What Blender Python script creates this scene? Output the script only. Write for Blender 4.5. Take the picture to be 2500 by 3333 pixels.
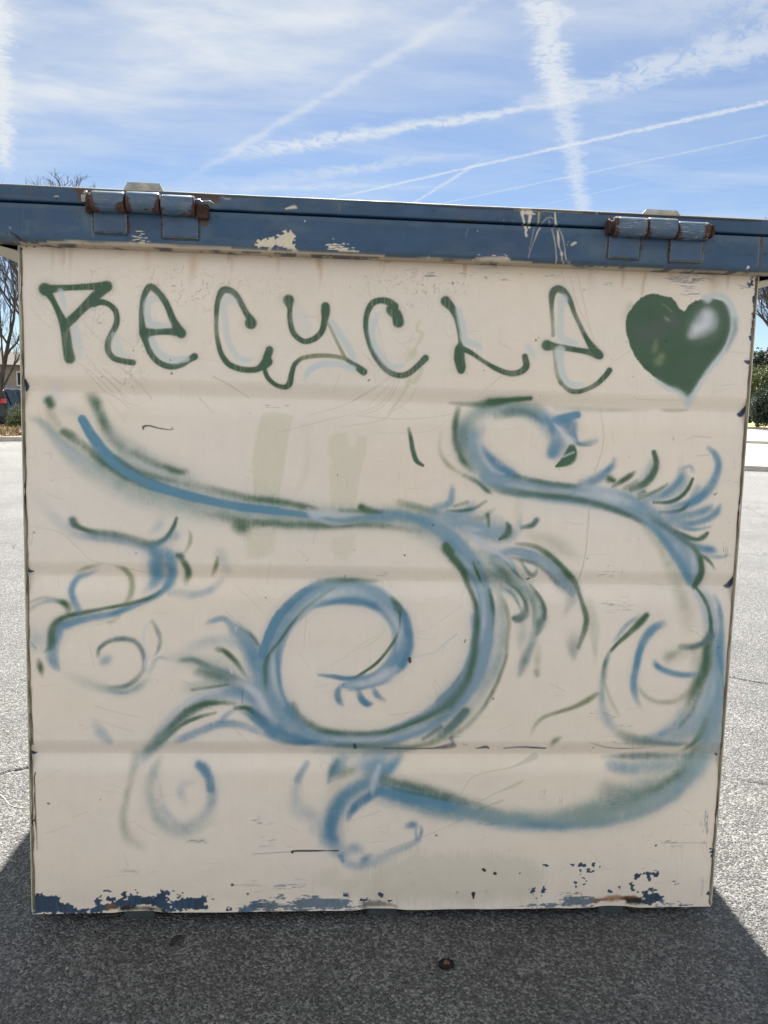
import bpy, math, random
import numpy as np
from mathutils import Vector, Matrix

R = math.radians
scene = bpy.context.scene
for o in list(bpy.data.objects): bpy.data.objects.remove(o)

# ------------------------------------------------------------------ camera
cam_d = bpy.data.cameras.new("camera")
cam = bpy.data.objects.new("camera", cam_d); scene.collection.objects.link(cam)
PITCH, ROLL = R(8.1), -0.03003874
Xv = Vector((1, 0, 0)); Uv = Vector((0, math.sin(PITCH), math.cos(PITCH))); Fv = Vector((0, math.cos(PITCH), -math.sin(PITCH)))
cr, sr = math.cos(ROLL), math.sin(ROLL)
cx_ = Xv*cr - Uv*sr; cy_ = Xv*sr + Uv*cr; cz_ = -Fv
M = Matrix.Identity(4)
for i in range(3):
    M[i][0] = cx_[i]; M[i][1] = cy_[i]; M[i][2] = cz_[i]
M[2][3] = 1.495
cam.matrix_world = M
cam_d.sensor_fit = 'VERTICAL'; cam_d.sensor_height = 36.0; cam_d.lens = 2407.0/3333.0*36.0
cam_d.clip_start = 0.05; cam_d.clip_end = 3000
scene.camera = cam
scene.render.resolution_x = 768; scene.render.resolution_y = 1024

# ------------------------------------------------------------------ sun, sky, exposure
SUN_EL, SUN_AZ = R(52), R(-1.2)
sd = bpy.data.lights.new("sun", 'SUN'); sd.energy = 5.0; sd.angle = R(0.53); sd.color = (1.0, 0.955, 0.88)
sun = bpy.data.objects.new("sun", sd); scene.collection.objects.link(sun)
sdir = Vector((math.sin(SUN_AZ)*math.cos(SUN_EL), math.cos(SUN_AZ)*math.cos(SUN_EL), math.sin(SUN_EL)))
sun.rotation_euler = sdir.to_track_quat('Z', 'Y').to_euler()
sun.location = sdir*40
scene.view_settings.view_transform = 'Standard'; scene.view_settings.look = 'None'
scene.view_settings.gamma = 1.0; scene.view_settings.exposure = 1.67

w = bpy.data.worlds.new("World"); scene.world = w; w.use_nodes = True
nt = w.node_tree; nt.nodes.clear()
class G:                                             # small node-graph helper
    def __init__(s, nt): s.nt = nt
    def n(s, t, **k):
        nd = s.nt.nodes.new(t)
        ins = k.pop('i', {})
        for a, b in k.items(): setattr(nd, a, b)
        for a, b in ins.items(): s.put(nd.inputs[a], b)
        return nd
    def put(s, sock, v):
        if isinstance(v, bpy.types.NodeSocket): s.nt.links.new(v, sock)
        elif isinstance(v, bpy.types.Node): s.nt.links.new(v.outputs[0], sock)
        else: sock.default_value = v
    def m(s, op, a, b=None, c=None, clamp=False):
        nd = s.nt.nodes.new('ShaderNodeMath'); nd.operation = op; nd.use_clamp = clamp
        s.put(nd.inputs[0], a)
        if b is not None: s.put(nd.inputs[1], b)
        if c is not None: s.put(nd.inputs[2], c)
        return nd.outputs[0]
    def ss(s, v, lo, hi, a=0., b=1.):
        nd = s.nt.nodes.new('ShaderNodeMapRange'); nd.interpolation_type = 'SMOOTHSTEP'
        for k, x in enumerate((v, lo, hi, a, b)): s.put(nd.inputs[k], x)
        return nd.outputs[0]
    def mix(s, f, a, b, bt='MIX'):
        nd = s.nt.nodes.new('ShaderNodeMix'); nd.data_type = 'RGBA'; nd.blend_type = bt
        s.put(nd.inputs[0], f); s.put(nd.inputs[6], a); s.put(nd.inputs[7], b)
        return nd.outputs[2]
    def noise(s, vec, scale, detail=4, rough=.55, dist=0):
        nd = s.nt.nodes.new('ShaderNodeTexNoise'); s.put(nd.inputs['Vector'], vec)
        nd.inputs['Scale'].default_value = scale; nd.inputs['Detail'].default_value = detail
        nd.inputs['Roughness'].default_value = rough; nd.inputs['Distortion'].default_value = dist
        return nd.outputs[0]
    def mapping(s, vec, scale=(1, 1, 1), rot=(0, 0, 0), loc=(0, 0, 0)):
        nd = s.nt.nodes.new('ShaderNodeMapping'); s.put(nd.inputs[0], vec)
        nd.inputs['Scale'].default_value = scale; nd.inputs['Rotation'].default_value = rot; nd.inputs['Location'].default_value = loc
        return nd.outputs[0]
g = G(nt)
sky = g.n('ShaderNodeTexSky', sky_type='NISHITA', sun_disc=False, sun_elevation=SUN_EL, sun_rotation=SUN_AZ, altitude=1200, air_density=1.0, dust_density=0.5, ozone_density=2.4)
tc = g.n('ShaderNodeTexCoord')
sep = g.n('ShaderNodeSeparateXYZ', i={0: tc.outputs['Generated']})
zc = g.m('MAXIMUM', sep.outputs[2], 0.02)
PX = g.m('DIVIDE', sep.outputs[0], zc); PY = g.m('DIVIDE', sep.outputs[1], zc)      # a flat cloud deck overhead
P = g.n('ShaderNodeCombineXYZ', i={0: PX, 1: PY}).outputs[0]
warpn = g.n('ShaderNodeTexNoise', i={'Vector': P, 'Scale': 3.0, 'Detail': 4.0})
def trail(p, q, w0, w1, op, ribs, soft=.8, wob=.02, fade=.25, asym=0.0):
    """condensation trail between two points of the cloud deck"""
    dx, dy = q[0]-p[0], q[1]-p[1]; L = math.hypot(dx, dy); tx, ty = dx/L, dy/L
    s = g.m('ADD', g.m('MULTIPLY', g.m('SUBTRACT', PX, p[0]), tx), g.m('MULTIPLY', g.m('SUBTRACT', PY, p[1]), ty))
    d = g.m('ADD', g.m('MULTIPLY', g.m('SUBTRACT', PX, p[0]), -ty), g.m('MULTIPLY', g.m('SUBTRACT', PY, p[1]), tx))
    v = g.n('ShaderNodeCombineXYZ', i={0: s, 1: d}).outputs[0]
    w_ = (w0+w1)/2
    d = g.m('ADD', d, g.m('MULTIPLY', g.m('SUBTRACT', g.noise(v, 2.2, 2), .5), wob*2))
    d = g.m('ADD', d, g.m('MULTIPLY', g.m('SUBTRACT', g.noise(v, ribs*.45, 4, .6), .5), w_*1.7))
    fine = g.noise(g.mapping(v, (ribs, ribs*.75, 1), (0, 0, .5)), 1.0, 7, .70, 1.1)
    wid = g.m('MAXIMUM', g.m('ADD', g.m('MULTIPLY', s, (w1-w0)/L), w0), .004)
    fall = g.ss(g.m('DIVIDE', g.m('ABSOLUTE', d), wid), 1.25, 1.25-soft-.25)
    puff = g.ss(g.m('ADD', fine, g.m('MULTIPLY', g.m('SUBTRACT', fall, .5), .22)), .40, .64)
    e = g.m('MULTIPLY', g.ss(s, -fade*.5, fade*.5), g.ss(s, L+fade*.5, L-fade*.5))
    return g.m('MULTIPLY', g.m('MULTIPLY', fall, e), g.m('MULTIPLY_ADD', puff, op*.64, op*.20), clamp=True)
ts = [
    trail((-0.77, 1.50), (-1.72, 3.45), .060, .050, 1.0, 42, .9, fade=.6),
    trail((0.14, 1.30), (0.53, 2.56), .085, .072, .92, 30, 1.0),
    trail((0.5, 2.45), (0.99, 4.0), .060, .055, .62, 36, .95, fade=.5),
    trail((-0.62, 3.18), (0.55, 2.58), .120, .050, .92, 16, 1.1, .03, .6),
    trail((0.45, 2.60), (1.15, 2.02), .055, .24, .72, 16, 1.0, .03, .35),
    trail((0.70, 1.95), (1.25, 1.55), .20, .30, .62, 22, 1.0, .03, .6),
    trail((-0.25, 3.75), (0.60, 3.02), .018, .024, .75, 60, .95, .01, .5),
    trail((0.55, 3.06), (1.40, 2.36), .022, .036, .80, 50, .95, .008, .2),
    trail((0.06, 3.93), (0.33, 3.24), .012, .020, .65, 50, 1.0, .01, .3),
    trail((0.05, 4.0), (1.5, 2.65), .013, .020, .42, 50, 1.0, .01, .6),
    trail((0.27, 1.90), (-0.80, 3.36), .035, .040, .50, 8, 1.0, .02, .8),
    trail((-0.5, 3.5), (0.2, 3.15), .12, .06, .50, 12, 1.0, .05, .8),
    trail((-0.95, 3.7), (0.1, 3.55), .10, .06, .40, 10, 1.0, .05, .8),
    trail((0.62, 3.92), (1.06, 3.42), .007, .010, .42, 50, 1.0, .0, .2),
]
cl = ts[0]
for t in ts[1:]: cl = g.m('SUBTRACT', g.m('ADD', cl, t), g.m('MULTIPLY', cl, t))
veil = g.noise(g.mapping(P, (.8, 1.7, 1), (0, 0, -.5)), 1.3, 6, .6, .9)
veil = g.ss(veil, .36, .80, .08, .62)
veil2 = g.m('MULTIPLY', g.ss(g.m('ADD', PY, g.m('MULTIPLY', PX, .55)), 2.85, 1.8), g.ss(g.noise(g.mapping(P, (1.0, 1.7, 1), (0, 0, -.45)), 1.9, 5), .28, .72, .22, .85))
allc = g.m('ADD', g.m('MULTIPLY', veil, .55), veil2)
allc = g.m('SUBTRACT', g.m('ADD', cl, allc), g.m('MULTIPLY', cl, allc), clamp=True)
allc = g.m('MULTIPLY', allc, g.ss(sep.outputs[2], .06, .2))
# a bright bank of unseen cloud, added opposite the sun to fill the shaded panel
fill_bank = g.m('MULTIPLY', g.ss(g.m('MULTIPLY', sep.outputs[1], -1), -.05, .45), g.ss(sep.outputs[2], .80, .40))
fill_bank = g.m('MULTIPLY', fill_bank, g.ss(g.noise(g.mapping(tc.outputs['Generated'], (2, 2, 5)), 1.6, 5), .30, .60, .55, 1))
allc = g.m('MAXIMUM', allc, g.m('MULTIPLY', fill_bank, .72))
skyc = g.n('ShaderNodeVectorMath', operation='SCALE', i={0: sky.outputs[0], 3: 1.0}).outputs[0]
col = g.mix(allc, skyc, g.mix(fill_bank, (6.6, 6.9, 7.1, 1), (12.5, 12.2, 11.9, 1)))
bg = g.n('ShaderNodeBackground', i={'Color': col, 'Strength': 0.039})
g.n('ShaderNodeOutputWorld', i={0: bg.outputs[0]})

# ------------------------------------------------------------------ helpers
COL = scene.collection
def lin(c):
    c = np.asarray(c, float)/255.0
    return np.where(c <= .04045, c/12.92, ((c+.055)/1.055)**2.4)
def tag(o, label=None, cat=None, group=None, kind=None):
    if label: o['label'] = label
    if cat: o['category'] = cat
    if group: o['group'] = group
    if kind: o['kind'] = kind
    return o
def empty(name, loc, rz=0):
    o = bpy.data.objects.new(name, None); COL.objects.link(o); o.location = loc; o.rotation_euler = (0, 0, rz); o.empty_display_size = .2
    return o
class MB:
    """collects quads / boxes / tubes and links them as one mesh object"""
    def __init__(s): s.v = []; s.f = []; s.mi = []
    def add(s, v, f, mi=0):
        n = len(s.v); s.v += [tuple(p) for p in v]; s.f += [tuple(n+i for i in q) for q in f]; s.mi += [mi]*len(f)
    def box(s, a, b, mi=0, M=None, bev=0):
        (x0, y0, z0), (x1, y1, z1) = a, b
        if bev:
            e = bev; vs = []
            for x, sx in ((x0, 1), (x1, -1)):
                for y, sy in ((y0, 1), (y1, -1)):
                    for z, sz in ((z0, 1), (z1, -1)):
                        vs += [(x, y+sy*e, z+sz*e), (x+sx*e, y, z+sz*e), (x+sx*e, y+sy*e, z)]
            import bmesh
            bm = bmesh.new()
            for p in vs: bm.verts.new(p)
            r = bmesh.ops.convex_hull(bm, input=bm.verts)
            bm.verts.ensure_lookup_table(); bm.verts.index_update()
            v = [Vector(p.co) for p in bm.verts]; f = [[q.index for q in ff.verts] for ff in bm.faces]; bm.free()
        else:
            v = [Vector((x, y, z)) for x in (x0, x1) for y in (y0, y1) for z in (z0, z1)]
            f = [(0, 1, 3, 2), (4, 6, 7, 5), (0, 4, 5, 1), (2, 3, 7, 6), (0, 2, 6, 4), (1, 5, 7, 3)]
        if M: v = [M @ p for p in v]
        s.add(v, f, mi)
    def tube(s, pts, rads, n=8, mi=0, cap=True):
        pts = [Vector(p) for p in pts]; rings = []
        up = Vector((0, 0, 1))
        for i, p in enumerate(pts):
            t = (pts[min(i+1, len(pts)-1)]-pts[max(i-1, 0)]).normalized()
            a = t.cross(up)
            if a.length < .05: a = t.cross(Vector((1, 0, 0)))
            a.normalize(); b = t.cross(a)
            rings.append([p+(a*math.cos(2*math.pi*k/n)+b*math.sin(2*math.pi*k/n))*rads[i] for k in range(n)])
        v = [q for r in rings for q in r]; f = []
        for i in range(len(rings)-1):
            for k in range(n):
                f.append((i*n+k, i*n+(k+1) % n, (i+1)*n+(k+1) % n, (i+1)*n+k))
        if cap: f.append(tuple(range(n))[::-1]); f.append(tuple((len(rings)-1)*n+k for k in range(n)))
        s.add(v, f, mi)
    def prism(s, poly, z0, z1, mi=0, fn=None):
        n = len(poly); fn = fn or (lambda x, y, z: (x, y, z))
        v = [fn(x, y, z0) for x, y in poly]+[fn(x, y, z1) for x, y in poly]
        f = [tuple(range(n))[::-1], tuple(range(n, 2*n))]+[(i, (i+1) % n, n+(i+1) % n, n+i) for i in range(n)]
        s.add(v, f, mi)
    def build(s, name, mats, parent=None, smooth=False):
        me = bpy.data.meshes.new(name); me.from_pydata(s.v, [], s.f); 
        if not isinstance(mats, (list, tuple)): mats = [mats]
        for m_ in mats: me.materials.append(m_)
        me.polygons.foreach_set('material_index', s.mi)
        if smooth: me.polygons.foreach_set('use_smooth', [True]*len(s.f))
        me.update()
        o = bpy.data.objects.new(name, me); COL.objects.link(o)
        if parent: o.parent = parent
        return o
def recalc(o):
    import bmesh
    bm = bmesh.new(); bm.from_mesh(o.data); bmesh.ops.recalc_face_normals(bm, faces=bm.faces); bm.to_mesh(o.data); bm.free(); return o
def newmat(name):
    m_ = bpy.data.materials.new(name); m_.use_nodes = True; m_.node_tree.nodes.clear()
    gg = G(m_.node_tree); b = gg.n('ShaderNodeBsdfPrincipled'); gg.n('ShaderNodeOutputMaterial', i={0: b.outputs[0]})
    return m_, gg, b
def simple(name, c, rough=.6, metal=0, var=.25, scale=8, bump=.0, spec=.5, c2=None, stretch=(1, 1, 1)):
    m_, gg, b = newmat(name); t = gg.n('ShaderNodeTexCoord').outputs['Object']; t = gg.mapping(t, stretch)
    n_ = gg.noise(t, scale, 6, .6)
    c = tuple(lin(c)); c2 = tuple(lin(c2)) if c2 is not None else tuple(x*(1-var) for x in c)
    colr = gg.mix(gg.ss(n_, .3, .7), (*c, 1), (*c2, 1))
    gg.put(b.inputs['Base Color'], colr); b.inputs['Roughness'].default_value = rough; b.inputs['Metallic'].default_value = metal
    b.inputs['Specular IOR Level'].default_value = spec
    if bump:
        bn = gg.n('ShaderNodeBump', i={'Height': gg.noise(t, scale*4, 5, .6), 'Strength': bump, 'Distance': .01}); gg.put(b.inputs['Normal'], bn.outputs[0])
    return m_

# ------------------------------------------------------------------ ground
def asphalt_mat():
    m_, gg, b = newmat("asphalt"); t = gg.n('ShaderNodeTexCoord').outputs['Object']
    v1 = gg.n('ShaderNodeTexVoronoi', i={'Vector': t, 'Scale': 150.0}); v2 = gg.n('ShaderNodeTexVoronoi', i={'Vector': gg.mapping(t, loc=(3, 7, 0)), 'Scale': 42.0})
    v3 = gg.n('ShaderNodeTexVoronoi', i={'Vector': t, 'Scale': 330.0})
    c1 = gg.n('ShaderNodeSeparateColor', i={0: v1.outputs['Color']}); c2 = gg.n('ShaderNodeSeparateColor', i={0: v2.outputs['Color']})
    c3 = gg.n('ShaderNodeSeparateColor', i={0: v3.outputs['Color']})
    big = gg.noise(t, .9, 5, .6); mid = gg.noise(t, 7, 4, .6)
    base = gg.m('MULTIPLY_ADD', gg.m('POWER', c1.outputs[0], 2.6), .20, .064)
    base = gg.m('ADD', base, gg.m('MULTIPLY', gg.m('SUBTRACT', c3.outputs[0], .5), .09))
    base = gg.m('MULTIPLY', base, gg.ss(big, .3, .7, .80, 1.14)); base = gg.m('MULTIPLY', base, gg.ss(mid, .3, .75, .88, 1.12))
    stone = gg.m('MULTIPLY', gg.m('GREATER_THAN', c2.outputs[0], .88), gg.ss(v2.outputs['Distance'], .34, .22))
    patch = gg.ss(gg.noise(t, 2.3, 3), .42, .62, .25, 1)
    stone = gg.m('MULTIPLY', stone, patch)
    pale = gg.m('MULTIPLY_ADD', c2.outputs[1], .12, .13)
    base = gg.m('ADD', gg.m('MULTIPLY', base, gg.m('SUBTRACT', 1, stone)), gg.m('MULTIPLY', stone, pale))
    pit = gg.m('MULTIPLY', gg.m('GREATER_THAN', c1.outputs[1], .90), gg.ss(v1.outputs['Distance'], .55, .2))
    base = gg.m('MULTIPLY', base, gg.m('SUBTRACT', 1, gg.m('MULTIPLY', pit, .75)))
    colr = gg.n('ShaderNodeCombineColor', i={0: gg.m('MULTIPLY', base, 1.02), 1: base, 2: gg.m('MULTIPLY', base, .97)})
    # hairline cracks, mostly away from the picture
    cv = gg.n('ShaderNodeTexVoronoi', feature='DISTANCE_TO_EDGE', i={'Vector': gg.n('ShaderNodeVectorMath', operation='ADD', i={0: t, 1: gg.n('ShaderNodeVectorMath', operation='SCALE', i={0: gg.n('ShaderNodeTexNoise', i={'Vector': t, 'Scale': 2.5, 'Detail': 5.0}).outputs['Color'], 3: .55}).outputs[0]}).outputs[0], 'Scale': .33})
    crk = gg.m('MULTIPLY', gg.ss(cv.outputs['Distance'], .0035, .0005), gg.ss(gg.n('ShaderNodeVectorMath', operation='LENGTH', i={0: t}).outputs[1], 5, 9))
    cc = gg.mix(gg.m('MULTIPLY', crk, .7), colr.outputs[0], (.03, .03, .032, 1))
    gg.put(b.inputs['Base Color'], cc); b.inputs['Roughness'].default_value = .58; b.inputs['Specular IOR Level'].default_value = .55
    h = gg.m('ADD', gg.m('MULTIPLY', gg.ss(v1.outputs['Distance'], .75, .0), 1.0), gg.m('MULTIPLY', c1.outputs[2], .9))
    h = gg.m('ADD', h, gg.m('MULTIPLY', c3.outputs[1], .25)); h = gg.m('ADD', h, gg.m('MULTIPLY', c2.outputs[2], .35))
    h = gg.m('ADD', h, gg.m('MULTIPLY', gg.m('MULTIPLY', stone, gg.ss(v2.outputs['Distance'], .42, 0)), .9))
    h = gg.m('SUBTRACT', h, gg.m('MULTIPLY', crk, 4))
    bn = gg.n('ShaderNodeBump', i={'Height': h, 'Strength': 1.0, 'Distance': .0046}); gg.put(b.inputs['Normal'], bn.outputs[0])
    return m_
M_ASPH = asphalt_mat()
mb = MB(); mb.add([(-400, -200, 0), (400, -200, 0), (400, 700, 0), (-400, 700, 0)], [(0, 1, 2, 3)])
tag(mb.build("parking_lot_ground", M_ASPH), kind='structure')

M_CONC = simple("concrete", (196, 190, 180), .8, var=.18, scale=3, bump=.3)
M_CONCROAD = simple("pale_road", (168, 164, 156), .8, var=.15, scale=1.2, bump=.3)
M_GRASS = simple("dry_grass", (150, 150, 84), .9, var=.3, scale=2, c2=(176, 160, 96))
M_SOIL = simple("soil", (150, 130, 104), .95, var=.3, scale=5, bump=.4)
M_CRACK = simple("crack_fill", (38, 38, 42), .9)
M_TAR = M_CRACK
def ribbon(name, pts, width, z, mat, kind='structure'):
    mb = MB(); v = []; rnd = random.Random(5)
    P_ = [Vector((*p, z)) for p in pts]; Q = []
    for i in range(len(P_)-1):
        n = 14
        for k in range(n): Q.append(P_[i].lerp(P_[i+1], k/n)+Vector((rnd.uniform(-1, 1), rnd.uniform(-1, 1), 0))*.006)
    Q.append(P_[-1])
    for i, p in enumerate(Q):
        t = (Q[min(i+1, len(Q)-1)]-Q[max(0, i-1)]).normalized(); nn = Vector((-t.y, t.x, 0))
        wv = width*rnd.uniform(.35, 1.1)
        v += [p-nn*wv/2, p+nn*wv/2]
    mb.add(v, [(2*i, 2*i+1, 2*i+3, 2*i+2) for i in range(len(Q)-1)])
    return tag(mb.build(name, mat), kind=kind)
ribbon("asphalt_crack", [(-2.3, 2.25), (-1.9, 2.5), (-1.527, 2.726), (-1.466, 2.796), (-1.405, 2.826), (-1.1, 3.0), (-.6, 3.1)], .014, .004, M_CRACK)
ribbon("asphalt_crack", [(1.7, 4.33), (2.05, 4.12), (2.11, 4.08), (2.21, 4.03), (2.6, 3.95), (3.2, 4.05)], .010, .004, M_CRACK)
ribbon("asphalt_crack", [(1.5, 2.9), (1.75, 2.84), (2.0, 2.8), (2.4, 2.7)], .007, .004, M_CRACK)

# kerb and strips on the right
def strip(name, p, q, y_near, y_far, z0, z1, mat, label=None):
    """slab between two lines parallel to p-q, offsets away from the camera"""
    p = Vector((*p, 0)); q = Vector((*q, 0)); t = (q-p).normalized(); nn = Vector((-t.y, t.x, 0))
    a = p-t*60; b = q+t*160
    mb = MB(); vs = []
    for z in (z0, z1):
        for e, off in ((a, y_near), (b, y_near), (b, y_far), (a, y_far)):
            vs.append(e+nn*off+Vector((0, 0, z)))
    mb.add(vs, [(3, 2, 1, 0), (4, 5, 6, 7), (0, 1, 5, 4), (1, 2, 6, 5), (2, 3, 7, 6), (3, 0, 4, 7)])
    return tag(mb.build(name, mat), kind='structure')
kp, kq = (9.0, 21.05), (15.0, 20.6)
def halfstrip(name, yn, yf, z0, z1, mat):
    p = Vector((*kp, 0)); q = Vector((*kq, 0)); t = (q-p).normalized(); nn = Vector((-t.y, t.x, 0)); a = p-t*2; b = q+t*180
    mb = MB(); vs = [e+nn*off+Vector((0, 0, z)) for z in (z0, z1) for e, off in ((a, yn), (b, yn), (b, yf), (a, yf))]
    mb.add(vs, [(3, 2, 1, 0), (4, 5, 6, 7), (0, 1, 5, 4), (1, 2, 6, 5), (2, 3, 7, 6), (3, 0, 4, 7)])
    return tag(mb.build(name, mat), kind='structure')
halfstrip("kerb", 0, .18, -.05, .15, M_CONC)
halfstrip("pavement", .18, 2.3, -.05, .146, M_CONC)
halfstrip("road", 2.3, 22.2, -.05, .035, M_CONCROAD)
halfstrip("kerb", 22.2, 22.5, -.05, .20, M_CONC)
halfstrip("road", 22.5, 78, -.05, .045, M_CONCROAD)
halfstrip("kerb", 78, 78.6, -.05, .32, M_CONC)
halfstrip("grass_strip", 78.6, 240, -.05, .30, M_GRASS)

# planter island on the left
ISL = Matrix.Translation((-12.3, 24.4, 0)) @ Matrix.Rotation(math.atan2(.64, .77), 4, 'Z')
mb = MB(); O_ = [(-9, 0), (9, 0), (9, 4), (-9, 4)]; I_ = [(-8.82, .18), (8.82, .18), (8.82, 3.82), (-8.82, 3.82)]
vs = [ISL @ Vector((x, y, z)) for z in (-.05, .15) for P_ in (O_, I_) for x, y in P_]
mb.add(vs, [q for i in range(4) for j in [(i+1) % 4] for q in ((i, j, 8+j, 8+i), (8+i, 8+j, 12+j, 12+i), (4+j, 4+i, 12+i, 12+j))])
tag(recalc(mb.build("planter_kerb", M_CONC)), kind='structure')
mb = MB(); mb.box((-8.82, .18, -.05), (8.82, 3.82, .13), M=ISL)
tag(mb.build("planter_soil", M_SOIL), kind='structure')

# ------------------------------------------------------------------ paint canvases (vertex colours on a real, bent steel sheet)
PAL = dict(g=(60, 92, 66), y=(128, 138, 100), t=(88, 118, 116), h=(140, 162, 157), b=(92, 141, 165), B=(77, 130, 158), l=(134, 161, 177), e=(62, 100, 72), w=(206, 214, 211),
           W=(216, 216, 220), s=(200, 205, 212), p=(212, 207, 178), q=(208, 201, 180), k=(26, 25, 28), r=(80, 54, 36), a=(112, 112, 94), n=(40, 64, 90), o=(190, 150, 104),
           c=(220, 206, 186), N=(46, 70, 102), G=(84, 104, 116), K=(60, 62, 48), v=(88, 90, 92), d=(170, 160, 138))
GAIN = 1.0
def rgb(k): return lin(PAL[k])*GAIN
rng = np.random.default_rng(11)
def vnoise(h, w_, ch, cw, seed):
    """smooth value noise on an h x w grid with cells of ch x cw samples"""
    r = np.random.default_rng(seed); gh, gw = int(h/ch)+3, int(w_/cw)+3; a = r.random((gh, gw))
    y = np.arange(h)/ch; x = np.arange(w_)/cw; yi = y.astype(int); xi = x.astype(int)
    fy = y-yi; fx = x-xi; fy = fy*fy*(3-2*fy); fx = fx*fx*(3-2*fx)
    a0 = a[yi][:, xi]*(1-fx)+a[yi][:, xi+1]*fx; a1 = a[yi+1][:, xi]*(1-fx)+a[yi+1][:, xi+1]*fx
    return a0*(1-fy)[:, None]+a1*fy[:, None]
def fbm(h, w_, ch, cw, seed, o=4):
    s = np.zeros((h, w_)); a = 1; t = 0
    for k in range(o):
        s += a*vnoise(h, w_, max(ch/2**k, 1), max(cw/2**k, 1), seed+k*17); t += a; a *= .55
    return s/t
def sstep(x): x = np.clip(x, 0, 1); return x*x*(3-2*x)
class Canvas:
    def __init__(s, w_, h_, res, base, seed, u0=0.):
        s.res = res; s.nx = int(round(w_/res))+1; s.ny = int(round(h_/res))+1; s.u0 = u0
        s.C = np.empty((s.ny, s.nx, 3)); s.C[:] = base
        s.grain = np.random.default_rng(seed).random((s.ny, s.nx)); s.soft_n = fbm(s.ny, s.nx, 14, 14, seed+3, 3)
        s.rag = fbm(s.ny, s.nx, 12, 16, seed+5, 4); s.cloud = 1.1*np.ones((1, 1)) if w_ > 2.2 else fbm(s.ny, s.nx, 22, 30, seed+41, 3)*1.1; s.tiny = vnoise(s.ny, s.nx, 2.6, 3.2, seed+31); s.fine = fbm(s.ny, s.nx, 1.3, 13, seed+21, 3); s.finev = fbm(s.ny, s.nx, 13, 1.3, seed+23, 3); s.brush = fbm(s.ny, s.nx, 2.2, 60, seed+9, 3); s.vbrush = fbm(s.ny, s.nx, 60, 2.2, seed+12, 3)
    def over(s, sl, a, c): s.C[sl] = s.C[sl]*(1-a[..., None])+c*a[..., None]
    def catmull(s, P_, step):
        P_ = np.asarray(P_, float)
        if len(P_) == 1: return P_
        Q = np.vstack([2*P_[0]-P_[1], P_, 2*P_[-1]-P_[-2]]); out = []
        for i in range(1, len(Q)-2):
            n = max(2, int(np.hypot(*(Q[i+1, :2]-Q[i, :2]))/step)); t = np.linspace(0, 1, n, endpoint=False)[:, None]
            a, b, c, d = Q[i-1], Q[i], Q[i+1], Q[i+2]
            out.append(.5*((2*b)+(-a+c)*t+(2*a-5*b+4*c-d)*t*t+(-a+3*b-3*c+d)*t**3))
        out.append(P_[-1:]); o = np.vstack(out); o[:, 2] = np.maximum(o[:, 2], P_[:, 2].min()*.8); o[:, 3] = np.clip(o[:, 3], 0, 1)
        return o
    def mask(s, pts, soft, rfac):
        """pts in grid samples: x, y, radius, opacity"""
        m_ = np.zeros((s.ny, s.nx)); rmax = (pts[:, 2].max())*(1+soft)+2
        for x, y, r, o in pts:
            R_ = r*(1+soft)+1.2
            x0, x1, y0, y1 = int(x-R_), int(x+R_)+2, int(y-R_), int(y+R_)+2
            x0 = max(x0, 0); y0 = max(y0, 0); x1 = min(x1, s.nx); y1 = min(y1, s.ny)
            if x0 >= x1 or y0 >= y1: continue
            yy, xx = np.ogrid[y0:y1, x0:x1]; d = np.sqrt((xx-x)**2+(yy-y)**2)
            hw = max(r*soft, .7); a = o*sstep((r+hw-d)/(2*hw))
            np.maximum(m_[y0:y1, x0:x1], a, out=m_[y0:y1, x0:x1])
        return m_
    def stroke(s, P_, c, soft, op, letter=False):
        P_ = np.array(P_, float).reshape(-1, 4); P_[:, 3] /= 100; P_[:, 0] = (P_[:, 0]/4000-s.u0)/s.res; P_[:, 1] = P_[:, 1]/4000/s.res
        P_[:, 2] = P_[:, 2]/4000/s.res/2
        thin = P_[:, 2].max() < 1.0
        if thin: P_[:, 3] *= np.clip(P_[:, 2]/.8, .35, 1); P_[:, 2] = np.maximum(P_[:, 2], .75)
        rm = P_[:, 2].mean(); rf = 1.06 if letter else (1 if thin else 1.20-.12*soft)
        if not thin and not letter and soft >= .5 and rm*s.res > .004: soft = min(1.0, soft*1.15+.05)
        P_[:, 2] *= rf
        if not letter and not thin and len(P_) > 2 and op < 1 and soft > .55:      # the can is lifted off at either end
            P_[0, 3] *= .55; P_[-1, 3] *= .45; P_[-1, 2] *= .8
        pts = s.catmull(P_, max(.8, rm*.15)); 
        if len(P_) == 2 and np.hypot(*(P_[0, :2]-P_[1, :2])) < 1: pts = P_[:1]
        m_ = s.mask(pts, soft, 1)
        if not thin:
            # can overspray: grain at the feathered edge, and a faint wide halo
            if letter: m_ = m_*1.03
            m_ = m_*op*(.80+.36*s.cloud); e = 4*m_*(1-m_)
            m_ = np.clip(m_+(s.grain-.5)*.16*e+(s.soft_n-.5)*.36*e+(s.vbrush-.5)*.14*e, 0, 1)
            if not letter and rm*s.res > .005 and op > .4:
                p2 = pts[::3].copy(); p2[:, 2] *= 1.45; m_ = np.maximum(m_, s.mask(p2, .95, 1)*.17*(.5+s.grain))
            if letter:
                p2 = pts[::4].copy(); p2[:, 2] *= 1.35; hal = s.mask(p2, .75, 1)*.20*(.35+1.3*s.grain); m_ = np.maximum(m_, hal)
                m_ = np.clip(m_*(1-.10*(s.vbrush > .63)), 0, 1)
        else:
            m_ = np.clip(m_*op*(.55+.75*s.soft_n), 0, 1)
        s.over(np.s_[:, :], m_, c)
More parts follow.
